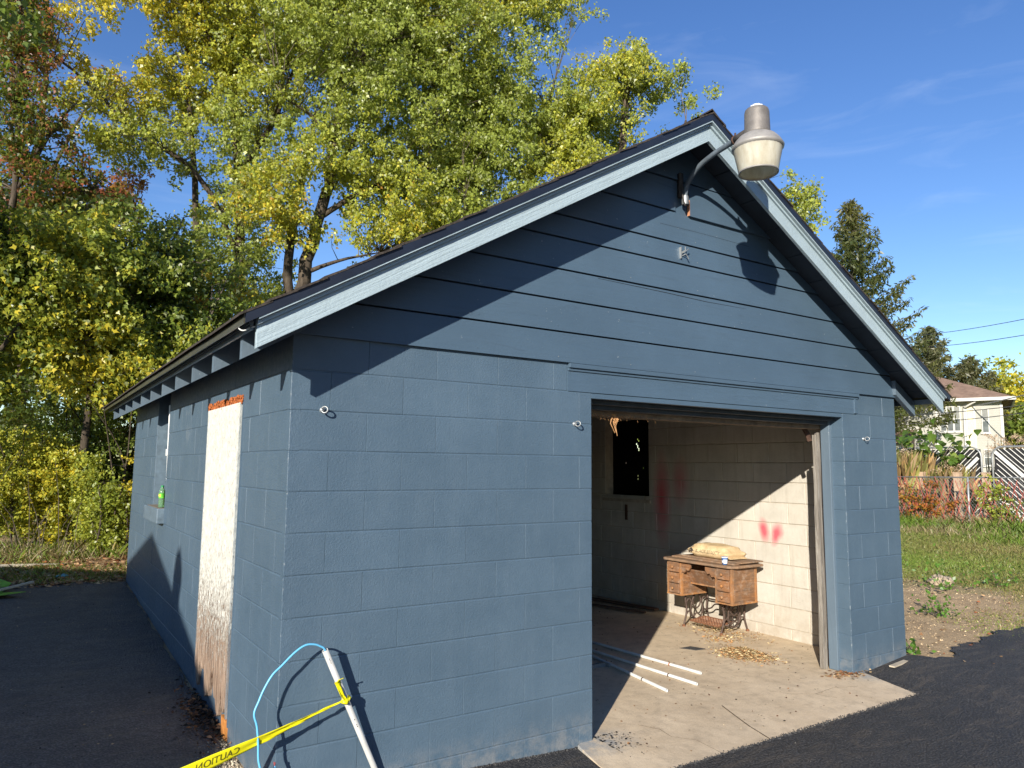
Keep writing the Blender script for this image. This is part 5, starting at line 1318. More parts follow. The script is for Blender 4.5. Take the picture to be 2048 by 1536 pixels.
# bare arching stems among the shrubs
mb = MB()
for k in range(26):
    x = random.uniform(-1.8, 0.9); y = random.uniform(8.0, 8.9); b = gzz(x, y); hh = random.uniform(0.5, 1.6); dx = random.uniform(-.5, .5)
    mb.tube([(x, y, b), (x+dx*0.4, y, b+hh*0.6), (x+dx, y-0.1, b+hh)], [0.006, 0.005, 0.002], 4)
tag(mb.build('bare_stems', MAT['twig_bark'], None, False, 'stuff'), 'bare grey stems tangled at the edge of the wood', 'stems')
# far woodland: one mass behind everything on the left
P = cluster_crown([((-6, 24, 5), (6, 3, 5)), ((2, 25, 4.5), (6, 3, 4.5)), ((10, 25, 4), (7, 3, 4)), ((-3, 17.5, 3), (3.5, 1.5, 3)), ((2.5, 17.5, 2.8), (3, 1.5, 2.8))], 700, 3.3, -0.6)
P = sprays(P, 26, 0.55, 1.0); C = palette(P, [DGR, DGR, GRN, LGR], 2.0, 0.4)
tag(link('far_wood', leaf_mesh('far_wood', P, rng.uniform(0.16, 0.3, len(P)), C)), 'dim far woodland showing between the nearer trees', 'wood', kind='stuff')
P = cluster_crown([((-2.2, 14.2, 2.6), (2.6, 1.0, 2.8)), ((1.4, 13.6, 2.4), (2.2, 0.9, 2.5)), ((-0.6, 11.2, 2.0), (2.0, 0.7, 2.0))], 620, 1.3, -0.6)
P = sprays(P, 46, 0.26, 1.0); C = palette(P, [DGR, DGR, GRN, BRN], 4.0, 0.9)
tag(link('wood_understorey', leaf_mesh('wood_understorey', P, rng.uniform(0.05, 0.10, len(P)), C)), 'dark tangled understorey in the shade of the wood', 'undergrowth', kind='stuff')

# ------------------------------------------------------------------ grasses, litter, stones (uncountable)
def blades(name, X, Y, h, C, w=0.006, lean=0.5, mat='leaf_colour', zoff=0.0, label=None, cat=None):
    N = len(X); Z = gz(X, Y)+zoff; base = np.stack([X, Y, Z], 1)
    d = rng.normal(0, lean, (N, 3)); d[:, 2] = 1; d /= np.linalg.norm(d, axis=1)[:, None]
    sd = rng.normal(size=(N, 3)); sd[:, 2] = 0; sd /= np.linalg.norm(sd, axis=1)[:, None]
    hh = h[:, None]; bend = np.stack([d[:, 0], d[:, 1], np.zeros(N)], 1)*hh*0.45
    ww = w if np.isscalar(w) else w[:, None]
    V = np.stack([base-sd*ww, base+sd*ww, base+d*hh*0.6+sd*ww*0.7, base+d*hh+bend, base+d*hh*0.6-sd*ww*0.7], 1).reshape(-1, 3).astype(np.float32)
    me = bpy.data.meshes.new(name); nv = 5
    me.vertices.add(N*nv); me.vertices.foreach_set('co', V.ravel()); me.loops.add(N*nv); me.loops.foreach_set('vertex_index', np.arange(N*nv, dtype=np.int32))
    me.polygons.add(N); me.polygons.foreach_set('loop_start', np.arange(0, N*nv, nv, dtype=np.int32)); me.update(calc_edges=True)
    at = me.attributes.new('col', 'FLOAT_COLOR', 'POINT'); cc = np.ones((N*nv, 4), np.float32); cc[:, :3] = np.repeat(np.clip(C, 0, 1), nv, 0); at.data.foreach_set('color', cc.ravel())
    me.materials.append(MAT[mat]); o = link(name, me); return tag(o, label, cat, kind='stuff')
DRY = (0.36, 0.27, 0.13); STR = (0.50, 0.40, 0.22)
GG = (0.23, 0.36, 0.058)
# lawn on the right
N = 150000
X = rng.uniform(5.6, 19.5, N); Y = -0.5+rng.uniform(0, 1, N)*(0.62*(X-3))
dens = nfield(np.stack([X*1.3, Y*1.3, X*0], 1), 2.0, 1.0)+np.clip((X-8.3)/2.0, -0.8, 1.2)+0.5*np.exp(-((X-8.0)/0.8)**2)
keep = dens > rng.uniform(-0.25, 0.45, N); X, Y, dens = X[keep], Y[keep], dens[keep]
f = nfield(np.stack([X, Y, X*0], 1), 5.0, 0.9)*0.5+0.68+rng.normal(0, 0.25, len(X)); f = np.clip(f, 0, 1)[:, None]
C = np.array(GG)*f+np.array(DRY)*(1-f); C *= rng.uniform(0.7, 1.3, (len(X), 1))
h = rng.uniform(0.02, 0.06, len(X))*np.clip(0.6+(X-9)/6, 0.5, 2.2)
blades('lawn_grass', X, Y, h, C, 0.0045, 0.6, label='patchy green and straw lawn grass right of the garage', cat='grass')
# taller weeds by the fence
N = 9000; X = rng.uniform(15.2, 19.0, N); Y = rng.uniform(2.2, 10.2, N); C = np.where((nfield(np.stack([X, Y, X*0], 1), 1.0, 1.4)+rng.normal(0, 0.2, N) > -0.35)[:, None], np.array(GG)*0.85, np.array(STR)*0.8)*rng.uniform(0.6, 1.3, (N, 1))
blades('fence_weeds', X, Y, rng.uniform(0.10, 0.45, N)*(0.4+0.6*(X-15.2)/3.8), C, 0.008, 0.45, label='rank weeds and dead grass along the foot of the fence', cat='weeds')
# left clearing: litter and grass
N = 16000; X = rng.uniform(-3.2, 1.2, N); Y = rng.uniform(6.1, 9.4, N); m = nfield(np.stack([X*2.2, Y*2.2, X*0], 1), 3.0, 1.2); k = m > rng.uniform(-0.2, 0.6, N); X, Y = X[k], Y[k]
C = np.where((rng.random(len(X)) < 0.62)[:, None], np.array((0.15, 0.23, 0.035)), np.array(DRY))*rng.uniform(0.7, 1.3, (len(X), 1))
blades('clearing_grass', X, Y, rng.uniform(0.03, 0.11, len(X)), C, 0.005, 0.7, label='tufts of grass in the leaf litter left of the garage', cat='grass')
N = 5000; X = rng.uniform(-3.2, 1.4, N); Y = rng.uniform(7.9, 9.6, N); C = np.where((rng.random(N) < 0.4)[:, None], np.array(GG), np.array(STR))*rng.uniform(0.6, 1.1, (N, 1))
blades('rank_grass', X, Y, rng.uniform(0.08, 0.30, N), C, 0.005, 0.6, label='long dry grass at the foot of the shrubs', cat='grass')
def litter(name, X, Y, size, cols, label, cat, mat='dry_litter', z=None, flat=0.35, zs=0.006, asp=0.35):
    N = len(X); Z = (gz(X, Y) if z is None else np.full(N, z) if np.isscalar(z) else z)+rng.uniform(0.002, zs, N)
    P = np.stack([X, Y, Z], 1); S = np.array(cols)[rng.integers(0, len(cols), N)]*rng.uniform(0.6, 1.3, (N, 1))
    a = rng.normal(size=(N, 3)); a[:, 2] *= flat*0.5; a /= np.linalg.norm(a, axis=1)[:, None]
    up = np.tile([0, 0, 1.0], (N, 1))+rng.normal(0, flat, (N, 3)); b = np.cross(a, up); b /= np.linalg.norm(b, axis=1)[:, None]; c = np.cross(b, a)
    s = size[:, None]; V = np.stack([P-a*s*0.5, P+b*s*asp+c*s*0.08, P+a*s*0.5, P-b*s*asp+c*s*0.08], 1)
    V[:, :, 2] = np.maximum(V[:, :, 2], (P[:, 2]-0.002)[:, None]); V = V.reshape(-1, 3).astype(np.float32)
    me = bpy.data.meshes.new(name); me.vertices.add(N*4); me.vertices.foreach_set('co', V.ravel()); me.loops.add(N*4); me.loops.foreach_set('vertex_index', np.arange(N*4, dtype=np.int32))
    me.polygons.add(N); me.polygons.foreach_set('loop_start', np.arange(0, N*4, 4, dtype=np.int32)); me.update(calc_edges=True)
    at = me.attributes.new('col', 'FLOAT_COLOR', 'POINT'); cc = np.ones((N*4, 4), np.float32); cc[:, :3] = np.repeat(np.clip(S, 0, 1), 4, 0); at.data.foreach_set('color', cc.ravel())
    me.materials.append(MAT[mat]); return tag(link(name, me), label, cat, kind='stuff')
LT = [(0.30, 0.17, 0.085), (0.40, 0.25, 0.13), (0.22, 0.12, 0.06), (0.46, 0.33, 0.18), (0.34, 0.12, 0.05)]
N = 9000; litter('leaf_litter', rng.uniform(-3.2, 1.6, N), rng.uniform(5.95, 9.2, N), rng.uniform(0.03, 0.09, N), LT, 'brown fallen leaves covering the clearing left of the garage', 'leaf litter', zs=0.03)
N = 900; X = rng.uniform(5.6, 13, N); litter('yard_litter', X, rng.uniform(-0.2, 4.5, N), rng.uniform(0.02, 0.055, N), LT, 'fallen leaves scattered over the dirt right of the garage', 'leaf litter', zs=0.02)
# floor debris inside and on the apron
N = 700; X = rng.uniform(2.0, 5.2, N); Y = rng.uniform(-0.45, 3.2, N); zf = np.where(Y > 0.08, 0.0, 0.004+0.045*np.minimum(Y, 0))
litter('floor_crumbs', X, Y, rng.uniform(0.006, 0.024, N)**1.0, [(0.03, 0.025, 0.02), (0.10, 0.05, 0.03), (0.5, 0.42, 0.3), (0.25, 0.12, 0.05)], 'crumbs of leaf and dirt scattered over the concrete floor', 'debris', z=zf)
N = 130; X = np.clip(rng.normal(2.04, 0.09, N), 1.96, 3); Y = np.clip(rng.normal(-0.09, 0.09, N), -0.45, 0.015); litter('asphalt_crumbs', X, Y, rng.uniform(0.008, 0.02, N), [(0.015, 0.015, 0.016)], 'black asphalt crumbs on the apron beside the left jamb', 'debris', z=0.004+0.045*np.minimum(Y, 0))
N = 220; X = rng.normal(4.66, 0.10, N); Y = rng.normal(0.03, 0.05, N); litter('jamb_leaves', X, Y, rng.uniform(0.012, 0.045, N), LT, 'dead leaves gathered at the foot of the right jamb', 'debris', z=0.003)
SW = [(0.50, 0.38, 0.20), (0.62, 0.50, 0.28), (0.34, 0.20, 0.09), (0.42, 0.22, 0.09)]
def pile(name, cx, cy, rx, ry, h, N, label):
    X = rng.normal(cx, rx, N); Y = rng.normal(cy, ry, N); rr = np.exp(-((X-cx)/rx/1.4)**2-((Y-cy)/ry/1.4)**2)
    return litter(name, X, Y, rng.uniform(0.012, 0.045, N), SW, label, 'leaf pile', z=rr*h*rng.random(N), flat=0.7, asp=0.13)
pile('straw_pile', 4.42, 0.88, 0.095, 0.125, 0.06, 2200, 'heap of dry straw and leaves on the sunlit garage floor')
pile('desk_straw', 4.98, 1.66, 0.13, 0.25, 0.02, 700, 'dry straw caught under the treadle of the sewing desk')
pile('desk_front_straw', 4.72, 1.38, 0.10, 0.10, 0.008, 220, 'thin scatter of straw in front of the desk feet')
# grit at the foot of the side wall, aggregate on the new asphalt
def stones(name, X, Y, size, cols, label, cat, dz=0.012, mat='dry_litter', zmax=None):
    N = len(X); Z = gz(X, Y)+dz; T = np.array([(1, 0, 0), (-0.5, 0.87, 0), (-0.5, -0.87, 0), (0, 0, 0.9)])
    ang = rng.uniform(0, 6.28, N); c, s = np.cos(ang), np.sin(ang)
    V = T[None]*rng.uniform(0.6, 1.2, (N, 4, 1))*size[:, None, None]; x = V[..., 0]*c[:, None]-V[..., 1]*s[:, None]; y = V[..., 0]*s[:, None]+V[..., 1]*c[:, None]
    V = np.stack([x+X[:, None], y+Y[:, None], V[..., 2]+Z[:, None]], -1).reshape(-1, 3)
    F = np.array([(0, 1, 3), (1, 2, 3), (2, 0, 3)])[None]+4*np.arange(N)[:, None, None]
    me = bpy.data.meshes.new(name); me.from_pydata(V.tolist(), [], F.reshape(-1, 3).tolist())
    S = np.array(cols)[rng.integers(0, len(cols), N)]*rng.uniform(0.6, 1.3, (N, 1)); at = me.attributes.new('col', 'FLOAT_COLOR', 'POINT'); cc = np.ones((N*4, 4), np.float32); cc[:, :3] = np.repeat(np.clip(S, 0, 1), 4, 0); at.data.foreach_set('color', cc.ravel())
    me.materials.append(MAT[mat]); return tag(link(name, me), label, cat, kind='stuff')
N = 1600; Y = rng.uniform(0.05, 1.0, N); X = -np.abs(rng.normal(0, 0.075, N))-0.01
stones('wall_grit', X, Y, rng.uniform(0.004, 0.014, N), [(0.40, 0.34, 0.24), (0.25, 0.2, 0.14), (0.10, 0.08, 0.06), (0.55, 0.48, 0.36)], 'pale grit along the foot of the side wall', 'gravel', 0.004)
N = 26000; X = rng.uniform(0.4, 9, N); Y = rng.uniform(-3.2, 0.0, N); ed = np.interp(X, [0, 5.49, 5.53, 5.62, 5.80, 6.0, 6.13, 6.54, 7.18, 7.44, 8.4, 12], [0.0, 0.0, 0.02, -0.21, -0.24, -0.16, -0.06, -0.10, -0.01, -0.1, -0.15, 0.1])
k = (Y < ed-0.005) & ~((X > 1.66) & (X < 4.83) & (Y > -0.55)); stones('asphalt_stones', X[k], Y[k], rng.uniform(0.003, 0.008, k.sum()), [(0.035, 0.035, 0.037), (0.08, 0.08, 0.08), (0.05, 0.05, 0.052), (0.025, 0.025, 0.025), (0.13, 0.125, 0.115)], 'loose black aggregate of the fresh driveway surface', 'gravel')
N = 3600; tt = rng.random(N); X = np.where(tt < 0.62, rng.uniform(1.70, 4.68, N), np.where(tt < 0.72, 4.73+0.0*tt, rng.uniform(0.05, 1.86, N))); Y = np.where(tt < 0.62, -0.530, np.where(tt < 0.72, rng.uniform(-0.53, -0.02, N), -0.004)); X = np.where((tt >= 0.62) & (tt < 0.72), 4.66+(Y+0.53)*0.27, X)
X = X+rng.normal(0, 0.009, N); Y = Y-np.abs(rng.normal(0, 0.012, N))*np.where(tt >= 0.72, 1, 0)+rng.normal(0, 0.010, N)*np.where(tt < 0.72, 1, 0)
stones('edge_crumbs', X, Y, rng.uniform(0.004, 0.011, N), [(0.03, 0.03, 0.032), (0.05, 0.05, 0.052), (0.075, 0.073, 0.07)], 'ragged crumbs of asphalt along the edge of the apron and wall', 'gravel', 0.016)
N = 60; X = rng.uniform(5.2, 9.5, N); Y = rng.uniform(-2.2, -0.1, N); litter('drive_leaves', X, Y, rng.uniform(0.02, 0.05, N), LT, 'a few fallen leaves on the black driveway', 'leaf litter', zs=0.03)
N = 260; X = rng.uniform(0.8, 8.6, N); Y = rng.uniform(-2.6, -0.1, N); k = ~((X > 1.66) & (X < 4.83) & (Y > -0.55)); stones('pale_chips', X[k], Y[k], rng.uniform(0.003, 0.009, k.sum()), [(0.6, 0.57, 0.5), (0.45, 0.42, 0.36), (0.4, 0.16, 0.07)], 'pale chips strewn on the black driveway', 'gravel')
N = 3500; X = rng.uniform(5.5, 9.5, N); Y = rng.uniform(-0.2, 2.8, N); ed = np.interp(X, [5.49, 5.53, 5.62, 5.80, 6.0, 6.13, 6.54, 7.18, 7.44, 8.4, 12], [0.0, 0.02, -0.21, -0.24, -0.16, -0.06, -0.10, -0.01, -0.1, -0.15, 0.1]); k = Y > ed
stones('dirt_crumbs', X[k], Y[k], rng.uniform(0.003, 0.014, k.sum()), [(0.48, 0.36, 0.22), (0.38, 0.28, 0.17), (0.58, 0.45, 0.28), (0.3, 0.22, 0.14)], 'crumbs of sandy soil beside the driveway', 'soil', -0.002)
N = 700; Y = rng.normal(1.35, 0.28, N); X = -np.abs(rng.normal(0, 0.08, N))-0.005
litter('rot_chips', X, Y, rng.uniform(0.01, 0.05, N), [(0.05, 0.03, 0.02), (0.10, 0.06, 0.04), (0.03, 0.025, 0.02), (0.22, 0.11, 0.05)], 'dark rotten wood chips fallen from the foot of the boarded side door', 'debris', flat=0.8, zs=0.05, asp=0.25)
N = 2600; litter('pavement_grit', rng.uniform(-2.5, -0.02, N), rng.uniform(-1.5, 6.0, N), rng.uniform(0.006, 0.028, N), [(0.16, 0.13, 0.10), (0.30, 0.24, 0.17), (0.05, 0.045, 0.04), (0.4, 0.3, 0.18)], 'dry crumbs and leaf scraps over the shaded side pavement', 'debris', zs=0.02, asp=0.25)
# chip of board at the foot of the pier
mb = MB(); mb.box(-0.15, 0.15, -0.022, 0.022, 0, 0.012, Matrix.Translation((5.22, -0.085, gzz(5.22, -.085)+0.018)) @ Matrix.Rotation(0.12, 4, 'Z'))
tag(mb.build('paint_stick', MAT['pale_stick']), 'flat pale paint stick lying on the asphalt by the right pier', 'stick')
# single weed against the right corner
def weed(x, y, r, n, label, seed, col=(0.10, 0.22, 0.035)):
    b = gzz(x, y); t = empty('weed', label, 'weed', (x, y, b))
    P = np.stack([rng.normal(0, r*0.5, n), rng.normal(0, r*0.5, n), np.abs(rng.normal(0, r*0.5, n))+0.01], 1)
    link('leaves', leaf_mesh('leaves', P, rng.uniform(0.03, 0.07, n), np.array(col)*rng.uniform(0.6, 1.5, (n, 1)), droop=-0.3), t)
    mb = MB()
    for k in range(6): mb.tube([(0, 0, -0.01), (rng.normal(0, r*.4), rng.normal(0, r*.4), r*0.7)], [0.004, 0.002], 4)
    mb.build('stems', MAT['twig_bark'], t)
weed(5.60, 0.04, 0.12, 50, 'small leafy weed growing against the right corner of the garage', 1)
for (x, y, r, lab) in ((7.5, 0.75, 0.22, 'low patch of weeds in the dirt nearest the driveway'), (7.0, 1.2, 0.16, 'small weed cluster in the dirt near the garage side'), (9.0, 1.4, 0.35, 'spreading green weed patch in the bare dirt by the lawn'), (9.9, 1.15, 0.3, 'weed patch at the right edge of the view')):
    weed(x, y, r, 110, lab, 1)
# rock in the dirt
bm = bmesh.new(); bmesh.ops.create_icosphere(bm, subdivisions=3, radius=0.15)
for v in bm.verts:
    d = v.co.normalized(); v.co = Vector((v.co.x*1.25, v.co.y, v.co.z*0.62))*(1+0.12*math.sin(d.x*5+1)*math.sin(d.y*4)+0.06*math.sin(d.z*9+d.x*7))
me = bpy.data.meshes.new('rock'); bm.to_mesh(me); bm.free(); plain('rock_stone', (0.40, 0.32, 0.225), 0.9, 0.2, 12, 0.2, 0, 0.01); me.materials.append(MAT['rock_stone'])
o = tag(link('rock', me), 'half buried pale rock in the dirt right of the garage', 'rock'); o.location = (9.55, 1.72, gzz(9.55, 1.72)+0.03)
mb = MB(); mb.tube(smoothpath([(8.35, 2.2, gzz(8.3, 2.2)), (8.2, 2.25, 0.20), (8.05, 2.3, 0.26)]), 0.012, 6); tag(mb.build('dead_branch', MAT['twig_bark']), 'curved dead twig sticking out of the dirt beside the garage', 'twig')
# bits of rubbish in the clearing
def scrap(name, x, y, s, col, lab, seed):
    random.seed(seed); bm = bmesh.new(); bmesh.ops.create_icosphere(bm, subdivisions=2, radius=s)
    for v in bm.verts: v.co = Vector((v.co.x*random.uniform(.7, 1.3), v.co.y*random.uniform(.7, 1.3), v.co.z*random.uniform(.3, .7)))
    me = bpy.data.meshes.new(name); bm.to_mesh(me); bm.free(); plain(name+'_m', col, 0.6); me.materials.append(MAT[name+'_m']); o = tag(link(name, me), lab, 'litter'); o.location = (x, y, gzz(x, y)+s*0.4)
scrap('plastic_bag', -0.40, 8.6, 0.09, (0.62, 0.64, 0.66), 'crumpled white plastic bag in the grass at the wood edge', 4)
scrap('blue_wrapper', -0.62, 6.55, 0.06, (0.10, 0.30, 0.38), 'crushed teal wrapper at the far edge of the side pavement', 5)
mb = MB(); mb.tube([(-1.9, 7.75, gzz(-1.9, 7.75)+0.03), (-1.1, 7.6, gzz(-1.1, 7.6)+0.035), (-0.55, 7.55, gzz(-.55, 7.55)+0.03)], [0.03, 0.024, 0.012], 7); tag(mb.build('fallen_branch', MAT['pale_stick'], None, True), 'pale fallen branch lying across the leaf litter', 'branch')

# ------------------------------------------------------------------ right background: fences, shrubs, house, conifers
plain('fence_steel', (0.34, 0.35, 0.35), 0.5, 0.2, 20, 0.5, 0.5); plain('fence_red', (0.36, 0.10, 0.08), 0.6, 0.2, 12); plain('black_slat', (0.022, 0.022, 0.024), 0.6, 0.2, 10); plain('white_slat', (0.72, 0.71, 0.67), 0.6, 0.1, 10); plain('old_post', (0.42, 0.30, 0.20), 0.85, 0.25, 14)
FA, FB = Vector((18.55, 7.9, 0)), Vector((18.35, 1.2, 0)); fd = (FB-FA).normalized(); FL = (FB-FA).length
fz0 = 0.26
fc = empty('mesh_fence', 'low red strung wire fence with steel posts across the lawn', 'fence', (FA.x, FA.y, fz0))
FO = Vector((FA.x, FA.y, fz0)); FH = 1.22
def fpt(s, h): return fd*s+Vector((0, 0, h))
for k, s in enumerate(np.arange(0.35, FL, 2.1)):
    mb = MB(); mb.tube([fpt(s, -0.3), fpt(s+0.02, FH+0.03)], 0.026, 8); mb.build('post', MAT['fence_steel'], fc, True)
mb = MB(); mb.tube([fpt(0, FH), fpt(FL, FH+0.06)], 0.018, 6); mb.build('top_rail', MAT['fence_steel'], fc, True)
mb = MB()
for k in range(int(FL/0.16)+8):
    for sg in (-1, 1):
        s0 = (k-4)*0.16+random.uniform(-.04, .04); s1 = s0+sg*0.42+random.uniform(-.08, .08)
        if 0 <= s0 <= FL and 0 <= s1 <= FL: mb.tube([fpt(s0, 0.02)+Vector((-0.03, 0, 0)), fpt((s0+s1)/2, FH*0.5)+Vector((-0.03+random.uniform(-.02, .02), 0, 0)), fpt(s1, FH*random.uniform(0.92, 1.03))+Vector((-0.03, 0, 0))], 0.008, 4)
mb.build('red_webbing', MAT['fence_red'], fc, False, 'stuff')
mb = MB()
for k in range(int(FL/0.075)):
    for sg in (-1, 1):
        s0 = k*0.075; s1 = s0+sg*FH*0.8
        a, b = s0, s1; h0, h1 = 0.0, FH
        if b < 0: h1 = FH*(a/(a-b)); b = 0
        if b > FL: h1 = FH*((FL-a)/(b-a)); b = FL
        mb.tube([fpt(a, h0), fpt(b, h1)], 0.0025, 3, False)
mb.build('chain_link', MAT['fence_steel'], fc, False, 'stuff')
for i, (s, lab) in enumerate(((1.0, 'leftmost of three pale square wooden posts behind the red fence'), (1.95, 'middle of three pale square wooden posts behind the red fence'), (2.65, 'rightmost of three pale square wooden posts behind the red fence'))):
    p = FO+fpt(s, 0)+Vector((0.9, 0.15, 0)); mb = MB(); mb.box(-.075, .075, -.075, .075, -0.4, FH+0.12); mb.box(-.082, .082, -.082, .082, FH+0.12, FH+0.145)
    o = tag(mb.build('wooden_post', MAT['old_post']), lab, 'post', 'wooden posts behind the fence'); o.location = p
# slatted chain link gates behind: black cloth with white diagonal slats
def gate(name, yA, yB, sgn, lab, z0=0.30, H=2.05, x=21.9):
    g = empty(name, lab, 'gate', (x, yA, z0), 'slatted gates behind the red fence')
    W = abs(yB-yA); dr = -1
    P = lambda s, h: Vector((0, dr*s, h))
    r = 0.28
    fr = [P(0, 0), P(0, H-r)]+[P(r-r*math.cos(t), H-r+r*math.sin(t)) for t in np.linspace(0.2, math.pi/2, 5)]+[P(W-r, H)]+[P(W-r+r*math.sin(t), H-r+r*math.cos(t)) for t in np.linspace(0.2, math.pi/2, 5)]+[P(W, 0)]
    mb = MB(); mb.tube(fr, 0.028, 7); mb.build('gate_frame', MAT['fence_steel'], g, True)
    mb = MB(); mb.prism([P(0.03, 0.03)+Vector((0.05, 0, 0)), P(W-0.03, 0.03)+Vector((0.05, 0, 0)), P(W-0.03, H-0.06)+Vector((0.05, 0, 0)), P(0.03, H-0.06)+Vector((0.05, 0, 0))], (0.01, 0, 0)); mb.build('dark_screen', MAT['black_slat'], g)
    k = 0
    for c in np.arange(-H, W+H, 0.155):
        # slat along s - sgn*h = c
        pts = []
        for h in np.linspace(0.04, H-0.05, 24):
            s = c+sgn*h
            if 0.04 <= s <= W-0.04: pts.append((s, h))
        k += 1
        if len(pts) < 3: continue
        wide = (k % 8 == 3); w = 0.045 if wide else 0.008
        a, b = pts[0], pts[-1]; d = Vector((0, dr*(b[0]-a[0]), b[1]-a[1])).normalized(); nn = Vector((1, 0, 0)).cross(d)*w
        A, B = P(*a)+Vector((0.02, 0, 0)), P(*b)+Vector((0.02, 0, 0)); mb = MB(); mb.prism([A-nn, A+nn, B+nn, B-nn], (0.015, 0, 0)); mb.build('slat', MAT['white_slat'], g)
gate('slatted_gate', 9.2, 6.62, 1, 'dark gate with white slats slanting up to the right, behind the fence')
gate('slatted_gate', 6.33, 3.4, -1, 'dark gate with white slats slanting down to the right, at the view edge')
# vines on the fence
for (s, w_, lab, st) in ((1.4, 1.3, 'red and green creeper tangled on the left stretch of the fence', [RED, ORG, GRN, YGR]), (3.15, 0.75, 'green climbing vine on the fence beside the gate', [GRN, LGR, YGR])):
    c = FO+fpt(s, 0.62); t = empty('fence_vine', lab, 'vine', FO+fpt(s, 0), 'vines on the fence')
    P = cluster_crown([(tuple(c), (0.15, w_*0.62, 0.60))], 46, 1.0+s, -0.6); P = sprays(P, 22, 0.14, 1); C = palette(P, st, s, 1.2)
    link('foliage', leaf_mesh('foliage', P-np.array(FO+fpt(s, 0)), rng.uniform(0.05, 0.11, len(P)), C), t)
    mb = MB()
    for k in range(5): mb.tube([(0.03, random.uniform(-w_, w_)*0.4, 0), (0.02, random.uniform(-w_, w_)*0.5, 0.6), (0.02, random.uniform(-w_, w_)*0.5, 1.15)], [0.012, 0.009, 0.004], 4)
    mb.build('stem', MAT['twig_bark'], t)
# ornamental grass clump
def plume_grass(label, x, y, n, h, r, seed):
    b = gzz(x, y); g = empty('plume_grass', label, 'grass clump', (x, y, b))
    N = n; ang = rng.uniform(0, 6.28, N); rr = r*np.sqrt(rng.random(N)); base = np.stack([rr*np.cos(ang)*0.85, rr*np.sin(ang)*0.85, np.zeros(N)], 1); ang = rng.uniform(0, 6.28, N); out = np.stack([np.cos(ang), np.sin(ang), np.zeros(N)], 1)
    hh = h*rng.uniform(0.25, 1.05, N); ln = rng.uniform(0.05, 0.45, N)*r
    mid = base+out*(ln*0.35)[:, None]; mid[:, 2] = hh*0.7; tip = base+out*ln[:, None]; tip[:, 2] = hh-0.15*ln
    sd = np.stack([-out[:, 1], out[:, 0], np.zeros(N)], 1)*0.009
    V = np.stack([base-sd, base+sd, mid+sd, tip, mid-sd], 1).reshape(-1, 3)
    me = bpy.data.meshes.new('blades'); me.from_pydata(V.tolist(), [], [tuple(range(5*i, 5*i+5)) for i in range(N)])
    C = np.where((rng.random(N) < 0.45)[:, None], np.array((0.34, 0.33, 0.10)), np.array((0.52, 0.35, 0.16)))*rng.uniform(0.4, 1.35, (N, 1)); at = me.attributes.new('col', 'FLOAT_COLOR', 'POINT'); cc = np.ones((N*5, 4), np.float32); cc[:, :3] = np.repeat(C, 5, 0); at.data.foreach_set('color', cc.ravel())
    me.materials.append(MAT['leaf_colour']); link('blades', me, g)
    M_ = 46; Pp = []; 
    for k in range(M_):
        a = random.uniform(0, 6.28); t0 = Vector((math.cos(a)*r*0.55, math.sin(a)*r*0.55, h*random.uniform(0.75, 1.0))); t1 = t0+Vector((math.cos(a)*0.22, math.sin(a)*0.22, random.uniform(-.05, .16)))
        for q in np.linspace(0, 1, 40): Pp.append(tuple(t0.lerp(t1, q)+Vector((random.gauss(0, .025), random.gauss(0, .025), random.gauss(0, .02)))))
    Pp = np.array(Pp); link('plumes', leaf_mesh('plumes', Pp, rng.uniform(0.03, 0.07, len(Pp)), np.array((0.45, 0.33, 0.22))*rng.uniform(0.7, 1.3, (len(Pp), 1)), 'dry_litter', 0.2, 0.3), g)
plume_grass('tall tawny plume grass hard beside the right garage corner', 19.7, 8.3, 4200, 1.95, 1.3, 1)
plume_grass('smaller tawny plume grass between the fence and the gate', 20.3, 7.3, 2600, 1.5, 1.1, 2)
plume_grass('thin pale grass rising between the two slatted gates', 23.2, 6.5, 160, 2.3, 0.6, 3)
# big leaved catalpa shrub: each leaf its own piece
cs = empty('catalpa_shrub', 'shrub with large heart shaped green leaves over the plume grass', 'shrub', (21.2, 8.2, -0.15))
mb = MB()
tips = []
for k in range(30):
    a = random.uniform(0, 6.28); e = Vector((random.uniform(-.9, .9), random.uniform(-1.5, 1.5), random.uniform(1.9, 3.0))); e.z -= 0.25*abs(e.y+0.2)**1.3
    mb.tube([(0, 0, 0), (e.x*0.3, e.y*0.3, e.z*0.55), tuple(e)], [0.03, 0.018, 0.008], 5); tips.append(e)
mb.build('branches', MAT['twig_bark'], cs, True)
LMS = []
for k in range(4):
    c = [(0.16, 0.26, 0.045), (0.10, 0.19, 0.03), (0.25, 0.33, 0.07), (0.07, 0.13, 0.025)][k]
    mb = MB(); mb.add([(0, 0, 0), (0.10, 0.02, 0.012), (0.125, 0.10, 0.01), (0.07, 0.20, -0.02), (0, 0.28, -0.07), (-0.07, 0.20, -0.02), (-0.125, 0.10, 0.01), (-0.10, 0.02, 0.012), (0, 0.12, -0.015)], [(0, 1, 8), (1, 2, 8), (2, 3, 8), (3, 4, 8), (4, 5, 8), (5, 6, 8), (6, 7, 8), (7, 0, 8)])
    me = mb.mesh('leaf', MAT['leaf_colour']); at = me.attributes.new('col', 'FLOAT_COLOR', 'POINT'); at.data.foreach_set('color', np.tile(np.array(c+(1,), np.float32), 9)); LMS.append(me)
for k in range(295):
    e = random.choice(tips); p = e*random.uniform(0.72, 1.05)+Vector((random.gauss(0, .16), random.gauss(0, .22), random.gauss(0, .14)))
    o = link('leaf', random.choice(LMS), cs); o.location = p; o.rotation_euler = (random.uniform(-1.0, 0.1), random.uniform(-.5, .5), random.uniform(0, 6.28)); s_ = random.uniform(0.6, 1.05); o.scale = (s_, s_, s_)
